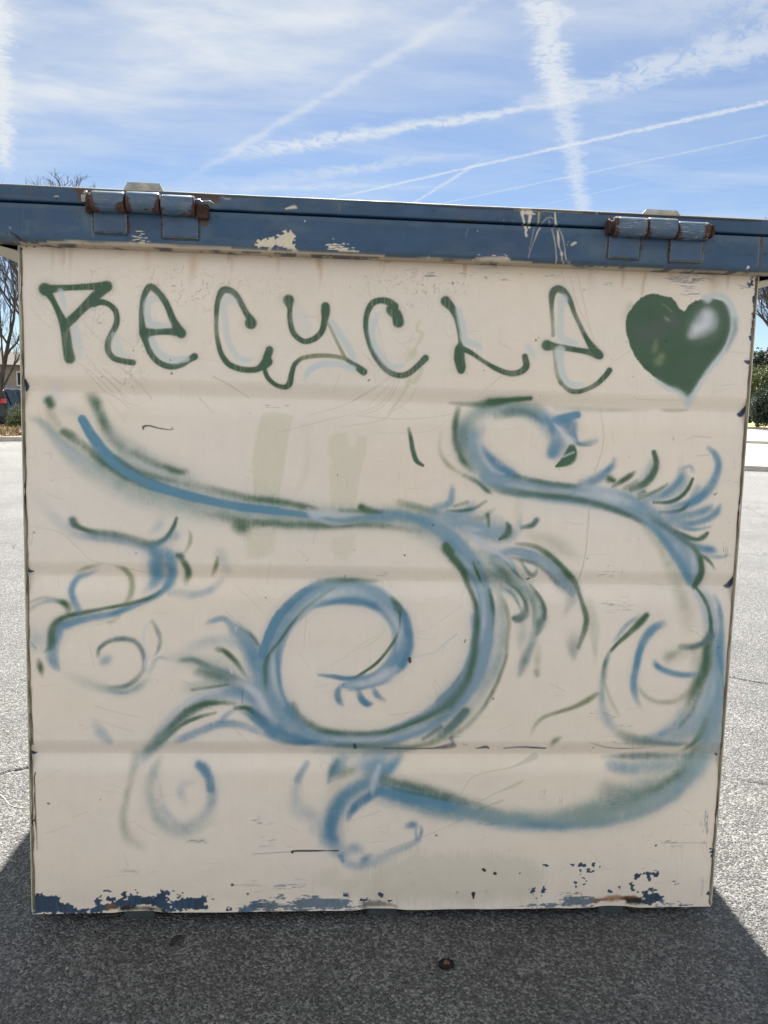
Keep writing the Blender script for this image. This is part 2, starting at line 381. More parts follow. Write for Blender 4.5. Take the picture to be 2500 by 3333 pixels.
    def inside(s, P_, pad=0):
        P_ = np.array(P_, float).reshape(-1, 2)/4000; P_[:, 0] -= s.u0; P_ /= s.res
        m_ = np.zeros((s.ny, s.nx), bool)
        x0, y0 = np.maximum(P_.min(0)-14-pad, 0).astype(int); x1, y1 = (P_.max(0)+16+pad).astype(int); x1 = min(x1, s.nx); y1 = min(y1, s.ny)
        if x0 >= x1 or y0 >= y1: return None
        yy, xx = np.mgrid[y0:y1, x0:x1].astype(float)
        c = np.zeros(xx.shape, bool); dist = np.full(xx.shape, 1e9)
        n = len(P_)
        for i in range(n):
            ax, ay = P_[i]; bx, by = P_[(i+1) % n]
            if ay != by:
                cond = ((ay > yy) != (by > yy)) & (xx < (bx-ax)*(yy-ay)/(by-ay)+ax); c ^= cond
            vx, vy = bx-ax, by-ay; L = vx*vx+vy*vy+1e-9
            t = np.clip(((xx-ax)*vx+(yy-ay)*vy)/L, 0, 1); dist = np.minimum(dist, np.hypot(xx-ax-t*vx, yy-ay-t*vy))
        return np.s_[y0:y1, x0:x1], np.where(c, dist, -dist)      # signed: positive inside
    def run(s, text):
        for ln in text.strip().split('\n'):
            h = ln.split(); typ, c, f1, f2 = h[0], h[1], float(h[2]), float(h[3]); v = [int(q) for q in h[4:]]
            if typ in 'LT': s.stroke(v, rgb(c), f1, min(1, f2*(1.15 if c in 'et' else 1)), typ == 'T')
            elif typ == 'P':
                r = s.inside(v, f1)
                if r is None: continue
                sl, d = r; wd = max(f1*.5/1000/s.res*2, 1.0)
                d = d+(s.vbrush[sl]-.5)*wd*2.2+(s.soft_n[sl]-.5)*wd*1.2
                a = sstep(.5+d/(2*wd))*f2
                e = 4*a*(1-a); a = np.clip(a+(s.grain[sl]-.5)*.4*e, 0, 1); s.over(sl, a, rgb(c))
            elif typ == 'H':
                r = s.inside(v)
                if r is None: continue
                sl, d = r; mode = int(f2)
                if mode == 0: a = sstep(.5+(d-.6+(s.rag[sl]-.5)*15+(s.tiny[sl]-.5)*7)*1.1)
                elif mode == 1: a = sstep(.5+(d-1.+(s.fine[sl]-.5)*16+(s.rag[sl]-.5)*14+(s.tiny[sl]-.5)*5)*.35)*.9
                elif mode == 3: a = sstep(.5+(d+(s.fine[sl]-.55)*22)*.6)
                else: a = sstep((s.rag[sl]-.60)*22)*sstep(.5+d*.2)
                cc = (rgb(c) if (mode != 1 or c != 'n') else lin((72, 98, 120)))*((.55+.9*s.soft_n[sl]) if c == 'n' else (.85+.25*s.soft_n[sl]))[..., None]+(lin((60, 88, 118))*np.clip(s.vbrush[sl]-.45, 0, 1)[..., None] if c == 'n' else 0)
                cc = np.where((s.soft_n[sl] > .56)[..., None], cc, cc*np.array([1.05, 1.08, .98]))
                s.over(sl, np.clip(a, 0, 1), cc)
            elif typ == 'R':
                r = s.inside(v)
                if r is None: continue
                sl, d = r; a = np.clip(sstep(.5+(d+(s.rag[sl]-.5)*10)*.16)*f2*(.5+s.soft_n[sl]), 0, 1)
                cc = rgb('k') if c == 'k' else (lin((58, 38, 26))*(1-s.rag[sl][..., None])+lin((188, 118, 56))*s.rag[sl][..., None]**1.3)
                s.over(sl, a, cc)
            elif typ == 'S':
                for q in range(0, len(v), 4):
                    x, y, w_, h_ = [t/4000 for t in v[q:q+4]]; x = (x-s.u0)/s.res; y /= s.res; w_ /= s.res*2; h_ /= s.res*2
                    w_ = max(w_, 3); h_ = max(h_, 3)
                    x0, x1, y0, y1 = max(0, int(x-w_*1.3)), min(s.nx, int(x+w_*1.3)), max(0, int(y-h_*1.3)), min(s.ny, int(y+h_*1.3))
                    if x0 >= x1 or y0 >= y1: continue
                    yy, xx = np.mgrid[y0:y1, x0:x1]; e = 1-((xx-x)/w_)**2-((yy-y)/h_)**2
                    sl = np.s_[y0:y1, x0:x1]; nz = (s.fine[sl]*.6+s.brush[sl]*.4) if w_ > h_ else (s.finev[sl]*.6+s.vbrush[sl]*.4)
                    a = sstep((nz-.545+.05*np.clip(e, -2, 1))*8)*sstep((s.rag[sl]-.36)*5)*np.clip(e*1.5, 0, 1)**.8*f2*1.35*(.5+s.tiny[sl])
                    s.over(sl, np.clip(a, 0, .75), lin((84, 98, 122)))

PANEL_STROKES = """
L o 0.9 0.35 1813 7504 73 100 1801 7336 83 100 1779 7119 49 50
L o 0.9 0.3 408 7445 62 100 422 7280 52 40
L o 0.9 0.25 1329 7460 48 100 1328 7197 34 30
L o 0.8 0.6 2239 7474 44 100 2251 7426 20 100
L o 0.8 0.6 4713 7435 41 100 4718 7301 25 60
L o 0.8 0.6 5043 7449 51 100 5054 7432 31 100
L o 0.8 0.45 6730 7467 31 100 6705 7280 31 100 6694 7129 37 40
L o 0.8 0.45 7007 7466 58 100 7005 7341 42 30
L o 0.8 0.5 7469 7460 95 100 7506 7311 106 50 7517 7160 79 20
L o 0.8 0.5 7659 7467 32 100 7666 7267 26 30
L o 0.9 0.25 6098 7430 52 100 6107 7256 78 30
P p 4.25292 0.55 2538 5762 2708 5785 2897 5756 2848 5575 2800 5298 2746 4863 2462 4856 2441 5220 2489 5565
P p 5.1035 0.48 3279 5535 3365 5586 3468 5578 3489 5437 3559 5422 3591 5544 3695 5546 3699 5391 3618 5110 3575 4723 3312 4753 3286 5206 3337 5242 3266 5345
P p 5.95409 0.38 3337 4400 3599 4459 3585 4281 3500 4145 3430 4153 3322 4276
P p 5.95409 0.32 2379 4452 2673 4458 2675 4299 2520 4155 2382 4170
P p 5.95409 0.35 2355 4504 2716 4529 2720 4229 2514 4155 2374 4294
P q 25.0162 0.5 3858 489 4019 603 4342 715 5388 673 5807 619 5960 356 5832 108 4998 50 3869 63
P q 18.0102 0.38 3207 403 3347 526 3451 525 3557 400 4022 479 4033 63 3771 150 3457 236 3221 321
L p 0.6 0.3 3019 5631 86 100 3043 5200 69 100 2927 4884 69 100
L p 0.7 0.45 5443 4976 51 100 5404 4724 76 100 5436 4598 51 40
L p 0.7 0.35 7070 4618 74 100 7217 4073 112 100
L q 0.8 0.5 12 6163 26 100 13 5664 30 100 8 4988 23 60
L d 0.6 0.5 655 6184 8 100 851 5957 12 100 1000 5877 10 100 1116 5780 8 100
L d 0.6 0.5 754 6187 8 100 951 6027 8 100 1083 5846 8 100 1232 5800 7 100
L d 0.6 0.5 853 6190 10 100 1051 6030 13 100 1084 6098 8 100
L d 0.6 0.5 1052 6197 10 100 1184 6101 7 100 1350 5888 7 100
L d 0.6 0.4 883 5874 8 100 1081 5644 8 100
L d 0.6 0.5 2021 6144 8 100 2258 6017 8 100 2394 5928 7 100
L d 0.6 0.5 1862 5912 13 100 2022 5756 7 100
L d 0.6 0.5 97 4467 8 100 364 4412 8 100 563 4242 8 100 697 4114 8 100 934 4056 10 100 1291 3974 9 100
L d 0.6 0.4 46 4388 10 100 79 4372 10 100 52 4267 10 100 37 4371 8 100
L d 0.6 0.5 3955 6206 7 100 3734 6046 7 100 3393 5865 7 100 3017 5751 5 100
L d 0.6 0.5 3991 6156 7 100 3909 5983 7 100 3705 5839 7 100 3224 5705 7 100 2762 5572 7 100
L d 0.6 0.5 4042 6192 7 100 3960 6001 9 100 3809 5843 7 100 3568 5767 7 100
L p 0.5 0.7 4281 6302 35 100 4216 6163 45 100 4147 6144 28 100 4081 6022 17 100 3998 5900 28 100 3914 5794 10 100
L d 0.6 0.5 4235 6113 7 100 4153 5956 7 100 4000 5848 9 100 3829 5723 7 100 3398 5642 7 100
L p 0.5 0.7 4230 6802 44 100 4208 6718 24 100 4270 6672 37 100 4202 6527 24 100 4167 6454 85 100 4109 6380 37 100
L d 0.6 0.5 4178 6693 5 100 4117 6512 5 100 4035 6389 5 100
L p 0.5 0.7 4271 6265 25 100 4212 6191 74 100 4140 6164 61 100 4105 6091 37 100
L d 0.6 0.5 3603 5768 7 100 4090 5747 7 100 4612 5814 7 100 4679 5903 7 100
L d 0.6 0.5 3746 5582 5 100 4356 5617 5 100 4580 5744 5 100
L p 0.5 0.5 2256 3864 14 100 2449 3689 14 100 2590 3547 14 100
L p 0.5 0.4 2448 3832 14 100 2571 3690 14 100
L p 0.5 0.4 2552 3815 14 100 2694 3692 14 100
L d 0.6 0.4 729 2461 14 100 954 2389 9 100 1231 2327 9 100
L d 0.6 0.4 676 2324 10 100 918 2234 7 100 1126 2161 9 100
L q 0.4 0.8 5761 1861 71 100 5613 1790 33 100 5452 1734 14 100 5046 1635 11 100 4865 1367 8 100
L q 0.4 0.7 5623 1579 22 100 5489 1508 38 100 5354 1451 16 100 5032 1282 11 100
L q 0.4 0.7 5387 1338 33 100 5144 1239 16 100 4822 1055 11 100 4446 886 11 100 4015 717 11 100
L q 0.4 0.7 3978 1217 13 100 3594 1083 10 100
L h 0.85 0.75 54 5648 49 30 218 5586 83 100 412 5372 133 100 659 5192 217 100 993 5046 303 100 1329 4917 321 100 1753 4805 307 100 2181 4728 258 100 2714 4705 242 100
L h 0.8 0.8 2377 4715 258 100 2723 4670 251 100 3070 4642 226 100 3419 4649 192 100 3770 4639 193 100 4123 4647 230 100 4391 4563 266 100 4592 4425 303 100
L h 0.85 0.6 718 5869 83 100 815 5687 100 100 946 5471 150 100 1163 5290 185 100 1414 5159 169 100 1668 5028 187 100 1924 4931 102 50
L s 0.85 0.35 305 5890 181 100 355 5941 148 100
L s 0.8 0.45 217 5552 59 100 379 5371 60 100 577 5223 60 100 775 5092 50 60
L s 0.8 0.3 1078 5253 67 100 1330 5140 67 100 1583 5043 51 100
L e 0.7 1 263 5838 86 100 290 5792 86 100
L y 0.9 0.4 286 5705 99 100 366 5590 66 100
L e 0.6 1 431 5507 83 90 497 5467 93 90 612 5386 77 60 777 5254 92 90 977 5114 94 90 1178 5008 94 90 1380 4938 74 80 1583 4871 61 50 1839 4807 61 35
L e 0.8 0.85 668 5901 66 50 750 5845 109 80 799 5737 93 60 848 5620 83 80 930 5470 84 45 1079 5322 84 30 1213 5274 67 50 1347 5209 67 50 1516 5153 61 75 1651 5105 61 90 1728 5107 75 100
L e 0.8 0.7 1753 4996 68 30 2095 4900 68 60 2438 4838 62 80 2713 4806 62 90
L e 0.8 0.7 1839 4677 68 30 2182 4606 86 60 2441 4550 86 70 2716 4573 78 90
L e 0.8 0.8 2234 4519 69 40 2338 4507 121 100 2390 4496 86 100
L b 0.8 0.5 418 5734 83 50 534 5729 76 50 583 5697 73 60
L b 0.35 1 624 5648 86 100 697 5515 96 100 746 5440 103 100 861 5290 110 100 1011 5158 114 100 1212 5034 108 100 1414 4944 102 100 1668 4869 92 100 2010 4790 82 100 2353 4732 79 100 2714 4699 80 100
L e 0.8 0.85 2376 4828 62 100 2721 4801 66 85 3068 4747 56 85 3208 4721 45 50
L b 0.45 1 2325 4731 79 100 2722 4696 69 100 3053 4659 52 90
L b 0.7 0.85 3053 4659 52 100 3245 4614 63 80 3455 4601 70 90 3665 4641 81 75 3857 4668 106 90 4122 4673 106 90 4336 4630 110 95 4480 4565 114 95 4590 4460 125 90 4719 4356 125 70 4814 4214 126 50
L e 0.6 0.9 3653 4757 81 100 3768 4722 63 60 3874 4703 35 30
L e 0.7 0.75 4082 4817 70 90 4260 4774 71 60 4439 4733 71 60 4617 4701 53 40
L e 0.8 0.8 2378 4584 60 60 2637 4554 69 80 3072 4545 70 80 3421 4544 67 90 3684 4563 58 70 4037 4542 58 45 4304 4499 71 50
L s 0.7 0.75 3062 4730 35 100 3122 4670 77 100 3279 4682 63 100 3419 4667 63 80 3664 4686 39 60
L s 0.7 0.5 3140 4626 42 100 3351 4569 42 100 3578 4582 32 100
L l 0.8 0.8 4441 4671 142 100 4655 4640 214 100 4926 4574 268 100 5197 4526 198 100 5304 4492 144 100
L b 0.6 0.85 4473 4778 71 70 4631 4826 75 90 4662 4942 64 90 4662 5030 50 50
L l 0.75 0.8 4598 4682 75 100 4748 4704 75 100 4871 4763 88 100 4919 4845 63 70
L e 0.7 0.85 4621 4739 25 60 4784 4746 33 80 4921 4776 38 80 5050 4857 38 100
L y 0.8 0.6 4694 4796 31 100 4843 4844 38 100
L y 0.8 0.6 4850 4668 50 50 5014 4665 51 70 5075 4717 51 80 5161 4782 28 50
L e 0.7 0.7 5076 4704 40 100 5096 4579 32 100
L l 0.8 0.85 4726 4609 101 100 4981 4551 114 100 5136 4466 114 100 5314 4482 140 100 5438 4535 102 100
L e 0.6 0.9 5221 4429 28 100 5313 4495 76 100 5322 4571 58 100 5301 4615 36 60
L t 0.6 0.95 5475 4568 46 70 5588 4601 59 100 5634 4656 61 100
L b 0.8 0.4 5455 4725 51 40 5448 4599 64 100
L y 0.9 0.35 5568 4487 102 100 5881 4378 154 100 6146 4230 116 50
L l 0.4 1 4527 4542 113 100 4605 4493 126 100 4709 4382 177 100 4828 4244 215 100 4949 4081 203 100 5046 3891 172 100 5086 3699 143 100 5094 3505 144 100 5066 3245 157 100 5041 3075 167 100 4940 2851 168 100 4799 2653 187 100 4663 2494 193 100
L b 0.8 0.5 4606 4455 76 100 4685 4368 88 100 4805 4206 76 100 4912 4055 76 100 5008 3890 64 100
L b 0.8 0.35 5077 3763 77 100 5094 3505 77 100 5072 3245 77 100 4993 2983 77 100
L e 0.7 0.9 4610 4354 58 100 4689 4242 71 100 4782 4123 70 100 4850 4016 61 80 4893 3888 51 60 4948 3787 43 70 4988 3671 41 85 5006 3530 38 90
L t 0.7 0.9 5006 3530 51 100 4995 3309 59 100 4975 3114 64 100 4933 2943 72 100 4834 2758 98 100 4737 2600 116 100 4649 2520 116 100
L b 0.8 0.6 4835 2732 90 100 4725 2573 129 100
L e 0.6 0.95 5137 3841 36 70 5169 3700 46 100 5182 3571 51 100 5167 3376 54 100 5150 3181 49 100 5108 2997 44 80 5038 2826 41 80 4928 2654 39 80 4843 2521 36 70
L b 0.9 0.35 5233 3701 77 50 5254 3507 103 100 5265 3247 116 100 5231 2985 116 100 5142 2814 103 100 5006 2654 91 100
L h 0.9 0.5 5240 3830 77 100 5303 3572 77 100 5317 3248 77 100 5277 2986 78 100 5184 2722 65 100
L y 0.8 0.6 5255 3791 38 50 5324 3676 44 100 5371 3470 44 100 5362 3248 44 100 5358 3052 36 100 5306 2894 36 100 5237 2696 36 100 5142 2483 34 100
L h 0.9 0.8 4993 4260 165 100 5190 4111 217 100 5388 3960 243 100 5522 3834 193 80 5631 3706 129 60
L t 0.9 0.45 4933 4157 114 100 5003 4005 127 100 5196 3957 204 100 5417 3884 167 100
L l 0.45 0.95 5221 4264 76 70 5373 4299 89 100 5605 4252 110 100 5763 4165 116 100 5898 4052 116 100 6014 3932 109 90 6089 3842 104 75
L t 0.9 0.5 6008 3906 129 100 6104 3804 130 100 6060 3674 78 60 6013 3569 78 40
L t 0.7 0.7 5299 4240 46 60 5505 4199 43 100 5661 4151 44 100 5795 4051 44 100 5917 3930 52 100 5985 3867 65 50
L e 0.5 1 5420 4382 38 40 5548 4372 46 60 5665 4343 56 80 5797 4262 64 100 5931 4149 59 100 6040 4035 72 100 6130 3934 65 85 6182 3805 44 80 6221 3689 52 85 6262 3585 62 90 6275 3494 65 90 6252 3363 59 75 6196 3192 44 50
L t 0.8 0.7 6130 3322 143 35 6144 3191 118 60 6144 3073 84 100
L h 0.9 0.7 5521 3860 116 100 5656 3733 116 100 5726 3604 103 100 5708 3448 91 100 5653 3251 91 100 5584 3054 91 100 5528 2869 65 60
L t 0.7 0.75 5559 3873 46 50 5693 3765 46 70 5764 3630 52 90 5775 3540 72 100 5733 3461 98 100 5718 3370 52 60 5689 3304 31 40
L t 0.8 0.5 5655 3212 65 100 5596 3081 78 100 5551 2936 78 100 5511 2817 39 40
L h 0.9 0.5 5539 3472 103 100 5533 3315 103 100 5526 3185 91 100
L t 0.55 0.95 5434 3522 59 100 5485 3523 90 100 5553 3576 90 90 5562 3679 64 70 5523 3808 59 50 5442 3897 51 40 5337 3960 38 30
L t 0.7 0.6 5263 3881 31 40 5395 3806 38 100 5464 3704 33 100 5521 3588 31 100
L y 0.8 0.5 5267 4099 51 100 5335 4011 64 100 5389 3948 51 60
L t 0.7 0.7 5328 4164 31 100 5436 4038 33 100 5516 3962 31 100
L t 0.7 0.6 5480 4180 31 100 5563 4066 38 100 5629 4016 51 100 5670 4093 31 60 5635 4170 26 50
L b 0.8 0.6 5031 4261 89 100 5223 4226 76 100 5367 4139 64 100 5435 4064 46 60
L s 0.7 0.8 4869 4498 28 100 4987 4400 68 100 5091 4338 63 100 5195 4283 46 100 5327 4190 31 100 5394 4101 23 60
L s 0.7 0.65 5117 4313 46 100 5269 4329 38 100 5396 4346 28 100
L s 0.8 0.55 4817 4554 50 100 4931 4538 51 100 5045 4534 38 100
L w 0.8 0.35 5045 4210 51 100 5164 4110 64 100 5283 4010 38 100
L y 0.9 0.4 5734 3187 52 100 5726 3029 65 100 5729 2884 65 100
L y 0.8 0.6 5722 2897 57 100 5734 2858 52 100
L y 0.9 0.3 6291 3716 91 100 6358 3456 104 100 6392 3194 60 100 6410 2996 45 50
L y 0.8 0.7 6450 2638 40 100 6343 2557 50 100 6215 2489 40 100
L l 0.35 1 5059 3507 221 100 5077 3287 226 100 5034 3009 237 100 4900 2701 223 100 4680 2456 234 100 4377 2248 215 100 4017 2106 189 100 3655 2064 188 100 3294 2085 194 100 3023 2159 229 100 2842 2307 246 100 2715 2510 224 100 2677 2749 198 100 2677 2968 191 100 2716 3151 176 100 2801 3369 169 100 2930 3552 183 100 3104 3716 211 100 3332 3792 240 100 3579 3795 248 100 3829 3736 221 100 4030 3576 207 100 4134 3386 197 100 4146 3166 187 100 4074 2981 187 100 3907 2823 144 100 3711 2742 108 100 3514 2718 65 100
L B 0.45 0.9 2576 3058 78 100 2618 3222 81 100 2695 3413 88 100 2807 3577 91 100 2945 3723 84 90 3084 3820 70 75 3207 3870 60 40
L B 0.6 0.8 2763 3206 35 60 2741 2969 53 80 2751 2749 67 100 2807 2566 78 100 2903 2400 107 100 3058 2243 136 100
L B 0.6 0.85 3053 3607 46 60 3263 3674 67 100 3475 3704 78 100 3688 3692 85 100 3831 3651 82 100 3949 3593 64 60
L B 0.55 0.9 4081 3658 64 60 4174 3532 82 100 4226 3350 83 100 4239 3167 86 100 4190 3001 87 100 4104 2880 83 70
L B 0.7 0.6 4051 2815 54 100 3963 2759 43 100 3677 2679 43 100 3533 2663 36 100
L b 0.7 0.6 4147 3239 108 100 4099 3018 108 100 3995 2907 90 100
L B 0.5 0.95 2344 2434 71 60 2468 2361 99 100 2611 2241 114 100 2773 2139 150 100 2971 2069 125 100 3133 2047 65 100 3258 2066 43 50
L B 0.5 0.9 3217 2839 29 100 3387 2819 46 100 3548 2796 57 100 3745 2822 54 70 3941 2892 54 50
L B 0.5 0.95 3482 2727 47 70 3435 2644 68 100 3446 2551 72 100 3492 2487 50 100
L B 0.5 0.95 3668 2655 47 80 3707 2562 72 100 3771 2507 69 100 3834 2507 36 100
L B 0.5 0.85 3838 2693 47 80 3880 2610 61 100 3969 2545 47 100
L W 0.8 0.7 3550 2728 65 70 3783 2757 83 80 3960 2848 101 100 4084 2917 83 100
L w 0.9 0.4 2914 3479 70 100 3122 3662 88 100 3367 3774 88 100 3614 3796 89 100 3830 3709 71 100
L w 0.9 0.35 2709 2969 53 100 2722 2694 53 100 2805 2455 53 100
L e 0.7 0.7 2596 2858 42 100 2603 2968 35 100 2655 3077 26 100 2768 3224 30 100 2889 3407 32 100 3035 3589 32 100 3192 3717 32 100 3366 3837 32 60
L h 0.8 0.7 3136 3869 70 100 3294 3908 63 100 3576 3921 60 100 3895 3917 43 40
L e 0.8 0.6 3294 3908 42 50 3576 3925 50 100 3842 3916 46 60
L e 0.6 0.85 4025 3730 43 100 4096 3631 72 100 4120 3531 25 100 4108 3349 27 100 4026 3183 32 100 3884 2998 32 100 3743 2886 31 100 3620 2811 25 100
L t 0.6 0.8 4091 3622 64 100 4109 3604 36 100
L e 0.75 0.9 2929 2493 61 50 3002 2363 64 50 3129 2262 72 70 3292 2182 72 80 3509 2151 76 80 3834 2143 76 80 4106 2185 76 90 4375 2292 84 90 4609 2409 102 90 4768 2560 88 80 4898 2747 88 85 4970 2990 80 90 4997 3249 73 90 5004 3506 62 90 4964 3707 54 80 4900 3870 54 70 4821 4050 61 80 4726 4174 79 90 4613 4316 89 100
L t 0.8 0.6 4609 2409 146 100 4767 2578 128 100 4905 2803 110 100
L e 0.8 0.7 3295 2006 43 50 3657 1988 65 80 4021 1970 76 80 4349 1984 66 80 4656 2099 73 70 4891 2203 59 60 5068 2393 48 70 5205 2619 44 60 5306 2844 33 60 5359 3086 33 60
L h 0.9 0.5 4382 2088 91 100 4708 2203 110 100 4956 2430 110 100 5128 2712 110 100 5241 3085 110 100
L t 0.5 0.9 4646 2136 81 60 4779 2259 92 100 4910 2420 95 100
L t 0.6 0.6 4437 2089 44 100 4633 2231 55 100
L h 0.8 0.5 3479 1860 72 100 4022 1918 91 100 4350 1956 73 100
L h 0.9 0.5 3819 2038 107 100 4250 1956 81 100
L l 0.8 0.9 2744 2381 267 100 2637 2546 266 100 2565 2674 248 100 2475 2784 194 80
L l 0.8 0.7 2420 3075 123 100 2509 2894 176 100 2582 2711 195 100
L b 0.6 0.9 1954 3413 42 40 2015 3446 59 70 2137 3473 63 70 2233 3399 87 70 2312 3318 157 90 2419 3193 168 95 2508 3021 176 90 2581 2821 194 70
L e 0.7 0.6 2312 3381 35 50 2453 3284 42 100 2560 3140 35 100
L b 0.45 1 2766 3549 70 100 2714 3441 81 100 2629 3222 81 100 2578 3077 70 100
L e 0.7 0.6 2700 3151 42 100 2623 2968 46 100 2617 2748 46 100 2636 2601 35 50
L e 0.6 0.85 2086 3122 63 100 2156 3100 56 100 2280 2983 53 90 2369 2856 42 60 2422 2783 35 30
L t 0.7 0.8 1651 2986 52 50 1808 2996 59 90 1965 2925 63 90 2140 2863 77 90 2281 2782 88 80 2388 2728 71 60
L e 0.8 0.5 1686 2995 42 100 1808 3000 45 100 1982 2935 42 100
L e 0.7 0.7 1869 2888 56 80 2070 2835 67 100 2194 2772 63 60
L h 0.9 0.5 1495 3030 87 50 1842 2979 140 100 2105 2890 210 100 2369 2783 194 100
L l 0.9 0.35 1720 3104 104 70 1929 3197 105 100 2191 3218 105 100 2384 3111 88 100
L h 0.9 0.5 1738 2668 105 100 2018 2725 88 100 2282 2727 70 100
L l 0.7 0.85 2637 2546 231 100 2459 2600 230 100 2318 2636 194 100 2107 2616 176 80 1844 2486 158 80 1633 2320 158 80 1475 2135 133 70 1352 1968 105 60 1229 1820 88 50
L b 0.8 0.6 2159 2653 88 100 2335 2636 106 100 2495 2545 89 100
L e 0.7 0.85 1317 1931 63 60 1440 2061 70 100 1554 2209 81 100 1686 2347 88 90 1844 2449 88 90 2037 2502 63 90 2284 2492 46 80
L t 0.8 0.5 1335 1968 105 100 1475 2135 105 100 1668 2320 105 100
L e 0.6 0.8 1493 2079 32 100 1686 2246 42 100 1861 2330 42 100 2055 2386 39 100
L e 0.55 0.95 2284 2443 46 70 2408 2443 53 100 2515 2370 60 100 2622 2269 60 50
L B 0.5 0.95 2497 2416 99 70 2604 2306 107 100 2746 2204 125 100
L b 0.6 0.75 1598 2033 81 50 1721 2095 81 100 1932 2192 85 100 2108 2252 81 100 2321 2249 82 80 2552 2166 71 60 2732 2083 71 40
L b 0.8 0.5 2091 2257 53 100 2179 2359 53 100 2284 2433 46 100
L W 0.75 0.7 2229 2736 63 100 2370 2710 63 100 2512 2619 81 100 2602 2472 78 100 2729 2288 82 100
L W 0.9 0.45 1440 2171 53 100 1668 2430 46 100 1896 2587 46 100 2194 2690 53 100
L b 0.85 0.65 71 4836 100 15 449 4448 101 40 700 4366 78 100 987 4329 68 100 1241 4269 78 100 1377 4213 120 100 1411 4065 144 100 1397 3888 120 100
L t 0.65 0.9 504 4545 74 100 520 4502 74 100 600 4460 54 80 734 4416 67 80 937 4397 74 80 1174 4344 82 85 1344 4300 85 85 1463 4338 61 90 1549 4418 48 100 1597 4506 41 100 1626 4594 31 100
L e 0.7 0.7 509 4536 60 100 600 4460 40 100 768 4416 34 100
L e 0.7 0.7 1514 4382 31 100 1591 4506 34 100 1626 4594 27 100
L l 0.9 0.35 1464 4608 68 50 1429 4503 85 100 1327 4414 68 100
L b 0.8 0.6 1497 4330 68 100 1600 4402 96 90 1634 4437 51 100
L b 0.75 0.8 1463 4224 154 100 1548 4155 120 100 1557 4014 86 100 1565 3862 103 100
L b 0.8 0.8 1394 4187 120 100 1402 4012 137 100 1376 3859 120 100
L t 0.6 0.9 1634 4178 45 100 1668 4175 72 100
L y 0.7 0.6 1720 4220 34 100 1771 4335 38 100 1774 4423 34 70 1745 4474 24 40
L e 0.7 0.75 1685 4131 48 100 1728 4052 58 100 1749 3964 62 100 1720 3858 52 70
L y 0.6 0.9 2073 4164 31 100 2051 4058 45 100 2004 3951 45 40
L W 0.8 0.5 1071 4243 51 100 1241 4193 68 100 1343 4090 62 100
L b 0.75 0.8 1412 4204 154 100 1420 4063 144 100 1394 3922 120 100 1325 3814 79 60 1247 3751 62 30
L b 0.6 0.9 1565 4171 103 100 1574 3995 96 100 1539 3889 103 100 1470 3781 69 100 1324 3687 62 100 1152 3608 65 100 929 3516 68 100 758 3483 79 100 587 3440 85 100 433 3394 109 100 339 3339 122 100 285 3196 119 100 261 3053 112 80 281 2946 96 80 331 2865 58 60
L y 0.9 0.3 1480 4099 86 100 1496 3959 51 100
L e 0.65 0.8 1462 3781 27 70 1324 3696 38 100 1067 3621 38 100 810 3566 38 100 605 3520 51 100 434 3479 58 100 318 3414 68 100 265 3321 75 100 260 3196 75 100 245 3124 61 70 190 3079 44 50
L b 0.65 0.8 562 3529 75 100 505 3661 68 100 481 3792 61 100 542 3899 61 100 644 3944 51 70 763 3999 48 40
L y 0.8 0.65 534 3969 37 70 645 4020 41 100 798 4061 44 70
L y 0.7 0.8 968 4041 41 60 1052 4004 51 100 1111 3926 58 100 1131 3829 58 100 1119 3723 55 90 1058 3624 51 90
L b 0.8 0.5 9 3530 41 100 132 3616 37 100 250 3648 44 100 369 3637 51 100
L t 0.8 0.4 14 3618 34 100 167 3682 34 100 302 3675 41 100
L e 0.7 0.85 318 3658 41 50 402 3627 64 100 444 3571 68 60 434 3500 51 100
L b 0.95 0.4 93 3336 152 60 81 3194 170 100 89 3123 85 100
L b 0.8 0.5 39 3176 24 100 88 3114 27 100
L e 0.7 0.75 1651 4173 65 100 1728 4068 58 100 1740 3980 59 100 1699 3882 52 60
L b 0.85 0.5 1565 3765 79 100 1806 3747 79 100 1979 3789 69 100 2117 3898 69 90
L h 0.9 0.3 2098 4216 104 100 2168 4041 104 100
L e 0.7 0.85 117 2980 44 70 135 2891 61 100 154 2792 38 60
L y 0.8 0.3 894 3417 51 100 997 3490 34 100
L b 0.75 0.6 795 2951 58 60 847 2987 86 100 907 3024 62 60
L t 0.7 0.75 761 3031 38 70 779 3121 41 100 875 3199 45 70 1029 3231 52 100 1158 3206 52 100 1235 3117 48 100 1266 3009 48 80 1255 2883 48 70 1182 2773 52 80 1060 2691 48 100 887 2666 52 100
L e 0.8 0.4 762 3058 31 100 788 3130 34 100 892 3203 31 100
L h 0.9 0.55 424 2821 120 40 629 2724 103 60 818 2665 86 100 1025 2623 80 100 1198 2683 87 100 1320 2793 69 60
L b 0.8 0.4 886 2626 35 100 1059 2618 35 100 1233 2701 35 100
L W 0.8 0.55 1323 3423 28 100 1271 3333 31 100 1262 3207 31 100 1313 3046 35 100
L t 0.8 0.5 1357 3432 41 100 1409 3334 45 100 1443 3227 42 100 1417 3101 31 100 1373 3037 24 100
L W 0.7 0.7 1330 3024 28 100 1382 2974 28 100 1373 2902 28 100 1321 2874 28 100 1278 2937 28 100 1295 3010 24 100 1330 3024 24 100
L W 0.7 0.4 1390 2992 24 100 1460 3029 17 100
L h 0.9 0.4 1321 2847 52 100 1408 3011 35 100 1581 2994 42 100
L b 0.9 0.35 727 2242 87 100 812 2132 87 100 899 2059 70 50
L h 0.85 0.65 1510 2146 124 100 1361 1989 114 90 1237 1845 109 80 1149 1674 89 70
L e 0.9 0.3 1151 1884 74 100 1112 1596 64 100 1061 1385 65 100 1021 1120 75 100 1082 906 110 70 1232 798 125 70
